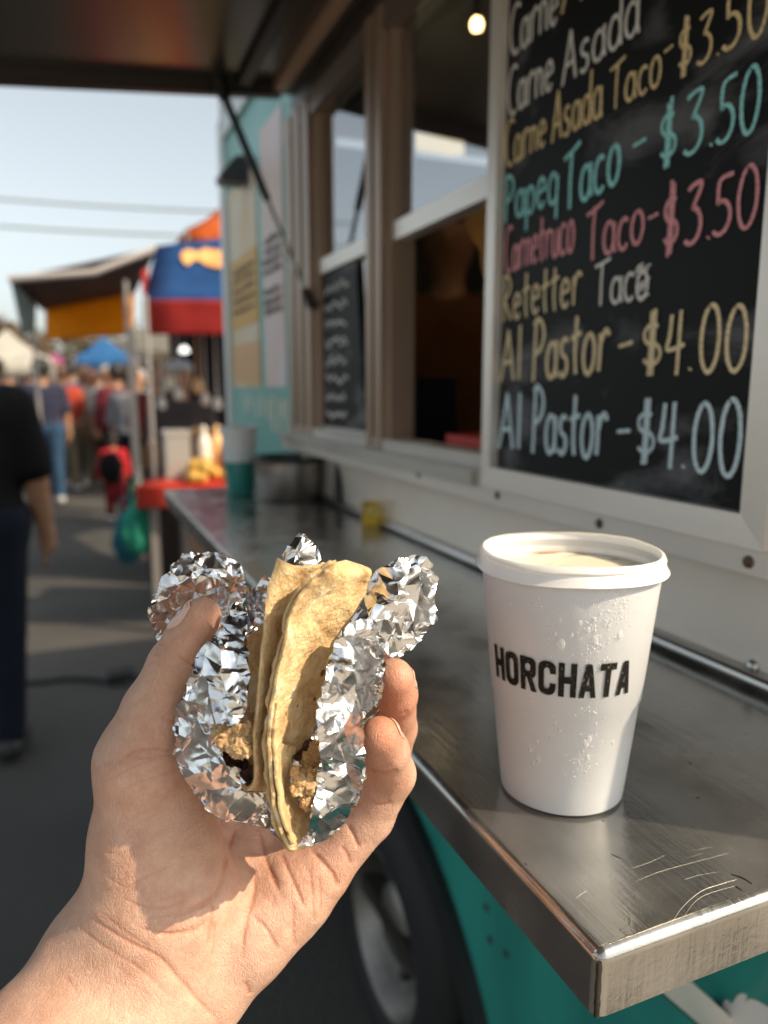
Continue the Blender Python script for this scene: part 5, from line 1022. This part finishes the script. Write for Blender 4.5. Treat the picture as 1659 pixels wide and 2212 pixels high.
# small far canopies
def canopy(name, label, cx_, ye, yp, hw, d, m, vh=.22, squash=1.0):
    c = at(cx_, ye, d); w_ = hw*d/FPX; zp = at(cx_, yp, d)[2]; t = thing(name, label, 'canopy', (c[0], c[1], 0)); cs = [np.array((c[0]+sx*w_, c[1]+sy*w_*squash+w_*squash, c[2])) for sx, sy in ((-1,-1),(1,-1),(1,1),(-1,1))]; ap = np.array((c[0], c[1]+w_*squash, zp)); V = [ap]; 
    N = 8; rows = []
    for i in range(N+1):
        u = i/N; ringp = []
        for k in range(4):
            for q in range(6): p = cs[k]+(cs[(k+1) % 4]-cs[k])*q/6; ringp.append(ap+(p-ap)*u+np.array((0,0,-.10*w_*math.sin(math.pi*u))))
        ringp.append(ringp[0]); rows.append(ringp)
    solid(link('canopy_top', sheet(rows), m, t, smooth=True), .006)
    rows = []
    for i in range(3):
        ringp = []
        for k in range(4):
            for q in range(6): p = cs[k]+(cs[(k+1) % 4]-cs[k])*q/6; ringp.append(p+np.array((0,0,-vh*i/2*(1+.06*math.sin(q*2)))))
        ringp.append(ringp[0]); rows.append(ringp)
    solid(link('canopy_valance', sheet(rows), m, t, smooth=True), .006)
    for p in cs: pole((p[0]+(c[0]-p[0])*.02, p[1]+(c[1]+w_*squash-p[1])*.02), 0, p[2], .02, t)
canopy('market_canopy', 'cream white canopy at the left edge of the market aisle', 12, 775, 705, 96, 9.0, CW, .22)
canopy('market_canopy', 'magenta pink canopy behind the cream white one', 118, 800, 762, 80, 13.0, CMG, .12)
canopy('market_canopy', 'bright blue canopy under the mustard valance', 228, 770, 722, 64, 12.0, CBL, .25)
canopy('market_canopy', 'orange peaked canopy rising behind the blue tent', 530, 505, 392, 125, 9.5, COR, .2)
canopy('market_canopy', 'small pale canopy farthest down the aisle', 170, 806, 785, 70, 22.0, CW, .2)
p = at(338, 738, 8.2); bm = NB(); s_ = AR*.24; prism(bm, [p-s_+np.array((0,0,.11)), p-s_+np.array((0,0,-.08)), p+s_*.85+np.array((0,0,-.12)), p+s_+np.array((0,0,.10))], AF*.03); tag(fin('hanging_sign', bm, CW), 'blank cream sign hanging under the blue tent by the poles', 'sign')
p = at(398, 757, 5.9); bm = NB(); lathe(bm, p, [(.0005,-.022),(.034,-.015),(.040,.0),(.028,.02),(.008,.034),(.0005,.036)], 20); lo_ = tag(fin('tent_lamp', bm, mat('tent_lamp_glow', (1,1,1), .4, emit=(1,.98,.9,1.2)), smooth=True), 'bright white lamp hanging in the dark under the blue tent', 'lamp'); bm = NB(); tube(bm, [p+np.array((0,0,.034)), (p[0],p[1],at(398,690,5.9)[2])], .006, 8); fin('lamp_cord', bm, BLACKP, lo_)
# red table, its load and the bags at its end
p0 = onz(298, 1052, .86); tb = thing('market_table', 'long table under a red cloth at the far end of the counter', 'table', (p0[0]+.7, p0[1]+.35, 0))
ua = AR*1.5; va = AF*np.array((1,1,0))*.78
def hz(p, z): return np.array((p[0], p[1], z))
A_, B_, C_, D_ = [hz(p, .86) for p in (p0, p0+ua, p0+ua+va, p0+va)]
bm = NB(); prism(bm, [A_, B_, C_, D_], (0,0,-.03)); fin('tabletop', bm, mat('table_wood', (.2,.12,.07), .6), tb)
CRT = fabric('red_table_cloth', (.56,.045,.025)); up = np.array((0,0,.006)); quadsheet('tablecloth', (A_+up, B_+up, C_+up, D_+up), CRT, tb, t=.004); quadsheet('tablecloth', (A_-AF*.012+up, B_-AF*.012+up, B_-AF*.012-up*20, A_-AF*.012-up*20), CRT, tb, t=.004, wave=.006); quadsheet('tablecloth', (D_-AR*.012+up, A_-AR*.012+up, A_-AR*.012-up*22, D_-AR*.012-up*22), CRT, tb, t=.004, wave=.006)
for q in (A_+AR*.06+AF*.06, B_-AR*.06+AF*.06, C_-AR*.06-AF*.06, D_+AR*.06-AF*.06): bm = NB(); box(bm, q[0]-.02, q[0]+.02, q[1]-.02, q[1]+.02, 0, .83); fin('table_leg', bm, PIPE, tb)
def rel(a, b, z): return A_+ua*a+va*b+np.array((0,0,z+.011))
q = rel(.085,.45,0); bm = NB(); box(bm, q[0]-.07, q[0]+.07, q[1]-.09, q[1]+.09, q[2], q[2]+.26); st = fin('steel_box', bm, mat('dull_steel_box', (.50,.47,.43), .45, .5), bevel=.01); tag(st, 'dull steel box standing on the red table by the tent pole', 'box')
bm = NB(); box(bm, q[0]-.076, q[0]+.076, q[1]-.096, q[1]+.096, q[2]+.261, q[2]+.285); fin('box_lid', bm, mat('dull_steel_lid', (.58,.55,.50), .4, .5), st, bevel=.006)
MZ = mat('yellow_produce', (.72,.42,.07), .45, 0, .4, 30, spec=.5); GR = 'yellow fruit piled on the red table'
first = None
for i in range(18):
    a, b_ = .165+.15*random.random(), .08+.5*random.random(); q = rel(a, b_, .035+(.05 if i % 3 == 0 else 0)); 
    if first is None:
        bm = NB(); lathe(bm, q, [(.0005,-.036),(.018,-.032),(.034,-.015),(.038,0),(.034,.016),(.018,.032),(.006,.037),(.005,.043),(.0005,.043)], 18); o = first = fin('yellow_fruit', bm, MZ, smooth=True)
    else: o = first.copy(); COL.objects.link(o); o.location = Vector(q)-Vector((0,0,.036)); o.rotation_euler.z = i
    tag(o, 'round yellow fruit in the pile on the red table', 'fruit', GR)
BT = mat('cream_bottle_plastic', (.70,.66,.56), .35); GB = 'pale bottles standing behind the fruit'
for i, (a, b_, hh, m, lab) in enumerate(((.155,.78,.30,BT,'cream white squeeze bottle beside the steel box'),(.20,.86,.30,mat('amber_bottle_plastic', (.70,.42,.16), .35),'amber sauce bottle behind the yellow fruit'),(.255,.82,.22,mat('brown_jar_glass', (.20,.08,.03), .2),'brown jar on the red table near the truck corner'))):
    q = rel(a, b_, 0); r_ = .042; bm = NB(); lathe(bm, q, [(.0005,0),(r_,.0),(r_,hh*.62),(r_*.8,hh*.74),(r_*.32,hh*.82),(r_*.3,hh*.9)], 24); o = fin('bottle', bm, m, smooth=True); tag(o, lab, 'bottle', GB)
    bm = NB(); lathe(bm, q, [(r_*.42,hh*.86),(r_*.42,hh*.95),(r_*.2,hh),(.0005,hh)], 18); fin('bottle_cap', bm, m, o, smooth=True)
WD = mat('brown_crate_wood', (.20,.10,.045), .7, 0, .4, 12)
for i, (px_, py, d, lab) in enumerate(((452,1000,5.35,'brown wooden crate of bread rolls behind the yellow fruit'),(375,1010,5.6,'brown wooden crate standing behind the steel box'))):
    c = at(px_, py, d); cr = thing('wooden_crate', lab, 'crate', (c[0], c[1], 0)); bm = NB(); box(bm, c[0]-.22, c[0]+.22, c[1]-.15, c[1]+.15, 0, c[2]+.02); fin('crate_stand', bm, mat('dark_stand', (.05,.03,.02), .8), cr)
    for sl in range(3):
        bm = NB(); box(bm, c[0]-.24, c[0]+.24, c[1]-.172, c[1]-.152, c[2]+.03+sl*.055, c[2]+.075+sl*.055); fin('slat', bm, WD, cr, bevel=.003)
    for r_ in range(5):
        if i: continue
        bm = NB(); bmesh.ops.create_icosphere(bm, subdivisions=3, radius=1); cc = (c[0]-.17+.085*r_, c[1]-.06+.03*(r_ % 2), c[2]+.205+.02*(r_ % 2))
        for v in bm.verts: n0 = v.co.copy(); v.co = Vector(cc)+Vector((n0.x*.048, n0.y*.075, n0.z*.042*(1+.1*noise.noise(n0*2))))
        tag(fin('bread_roll', bm, mat('bread_crust', (.66,.38,.15), .5, 0, .4, 20), smooth=True), 'golden bread roll in the crate behind the yellow fruit', 'bread', 'bread rolls in the crate')
for i, (px_, py, d, m, lab) in enumerate(((300,1135,4.25,fabric('green_bag_cloth', (.03,.30,.20)),'green shopping bag hanging from the end of the red table'),(276,1160,4.5,fabric('blue_green_bag_cloth', (.02,.13,.17)),'dark blue green bag hanging behind the green one'))):
    c = at(px_, py, d); bm = NB(); bmesh.ops.create_icosphere(bm, subdivisions=4, radius=1)
    for v in bm.verts:
        n0 = v.co.copy(); f = 1+.25*noise.noise(n0*2.2+Vector((i*5,0,0))); v.co = Vector(c)+Vector((n0.x*.075*f*(1.15-.35*n0.z), n0.y*.06*f, n0.z*.17))
    o = fin('shopping_bag', bm, m, smooth=True); tag(o, lab, 'bag')
    ha = c+np.array((0,0,.155)); bm = NB(); tube(bm, [ha-AR*.04, ha-AR*.03+np.array((0,0,.07)), ha+np.array((0,0,.10)), ha+AR*.03+np.array((0,0,.07)), ha+AR*.04], .006, 8); fin('bag_handle', bm, m, o, smooth=True)
for i, (px_, py, r_, c, nm) in enumerate(((368,826,.035,(.70,.62,.48),'cream'),(386,850,.030,(.75,.72,.66),'white'),(428,834,.040,(.72,.42,.20),'apricot'),(444,862,.034,(.70,.60,.50),'beige'),(350,872,.030,(.66,.62,.56),'pale grey'),(470,872,.032,(.72,.68,.62),'ivory'))):
    c3 = at(px_, py, 5.35); bm = NB(); lathe(bm, c3, [(.0005,-r_*1.4),(r_*.8,-r_*1.2),(r_,0),(r_*.7,r_*1.1),(.006,r_*1.5),(.003,at(px_,690,5.35)[2]-c3[2]-.02)], 18); tag(fin('pale_spot', bm, mat('pale_spot_'+nm.replace(' ','_'), c, .4), smooth=True), nm+' object added as a bright spot in the dark of the blue tent', 'packet', 'bright spots added in the blue tent')  # small pale objects added for the blurred bright spots in the stall
# cable on the ground, overhead wires, trees
pc = [onz(x, y, .012) for x, y in ((-200,1478),(60,1474),(140,1466),(215,1468),(262,1476),(300,1462),(420,1400),(560,1360))]; bm = NB(); tube(bm, [tuple(p) for p in catmull(pc, 6)], .012, 8); tag(fin('ground_cable', bm, BLACKR, smooth=True), 'black power cable lying across the asphalt behind the hand', 'cable')
p = onz(262, 1472, 0); bm = NB(); box(bm, p[0]-.06, p[0]+.06, p[1]-.05, p[1]+.05, .001, .055); tag(fin('cable_connector', bm, BLACKR, bevel=.015), 'black connector box on the ground where the cable bends', 'connector')
for (ya, yb_, lab) in ((408,442,'upper of the two overhead wires crossing the pale sky'),(474,492,'lower of the two overhead wires crossing the pale sky')):
    a, b_ = at(-700, ya-60, 26), at(900, yb_+20, 26); pts = [a+(b_-a)*t+np.array((0,0,-.5*4*t*(1-t))) for t in np.linspace(0,1,24)]; bm = NB(); tube(bm, pts, .045, 8); tag(fin('overhead_wire', bm, mat('grey_cable', (.30,.33,.33), .6), smooth=True), lab, 'wire')
def leafy_tree(label, px_, ytop, d, wpx, c1, c2, seed, n=2600):
    rnd = random.Random(seed); top = at(px_, ytop, d); x, y, H = top[0], top[1], top[2]; W = wpx*d/FPX; t = thing('tree', label, 'tree', (x, y, 0)); bark = mat('tree_bark', (.10,.07,.05), .9, 0, .4, 8)
    bm = NB(); tube(bm, [(x,y,-.05),(x+.1,y,H*.3),(x-.05,y,H*.55),(x,y,H*.8)], [.22,.17,.11,.04], 10)
    for i in range(9): a = rnd.uniform(0,6.28); z = H*rnd.uniform(.3,.6); r_ = W*rnd.uniform(.5,.85); tube(bm, [(x,y,z),(x+math.cos(a)*r_*.5,y+math.sin(a)*r_*.5,z+H*.1),(x+math.cos(a)*r_,y+math.sin(a)*r_,z+H*.22)], [.08,.05,.015], 7)
    fin('trunk', bm, bark, t, smooth=True); bm = NB(); cl = [(x+W*rnd.uniform(-.8,.8), y+W*rnd.uniform(-.7,.7), H*rnd.uniform(.42,.9), W*rnd.uniform(.22,.42)) for _ in range(22)]
    for i in range(n):
        c = cl[rnd.randrange(len(cl))]; v = Vector((rnd.gauss(0,1), rnd.gauss(0,1), rnd.gauss(0,.8))).normalized()*c[3]*rnd.random()**.4; p = Vector(c[:3])+v; s = rnd.uniform(.06,.16); u_, w_ = frame_of(Vector((rnd.gauss(0,1), rnd.gauss(0,1), rnd.gauss(0,1)))); q = [bm.verts.new(p+u_*s*a+w_*s*b_*.6) for a, b_ in ((-1,0),(0,-1),(1,0),(0,1))]; bm.faces.new(q)
    fin('crown', bm, mat('dry_leaves_%s' % ('brown' if seed % 2 else 'olive'), c1, .8, 0, .4, 3, col2=c2), t)
leafy_tree('dry brown tree at the far left behind the cream canopy', 18, 668, 26, 80, (.16,.10,.05), (.09,.06,.03), 1)
leafy_tree('low olive brown tree above the magenta canopy', 118, 712, 34, 95, (.13,.10,.05), (.08,.065,.03), 2)
leafy_tree('far brown tree behind the bright blue canopy', 245, 720, 40, 110, (.15,.10,.06), (.09,.06,.04), 3)
leafy_tree('far olive tree behind the poles of the blue tent', 390, 700, 44, 120, (.12,.10,.05), (.08,.06,.03), 4)
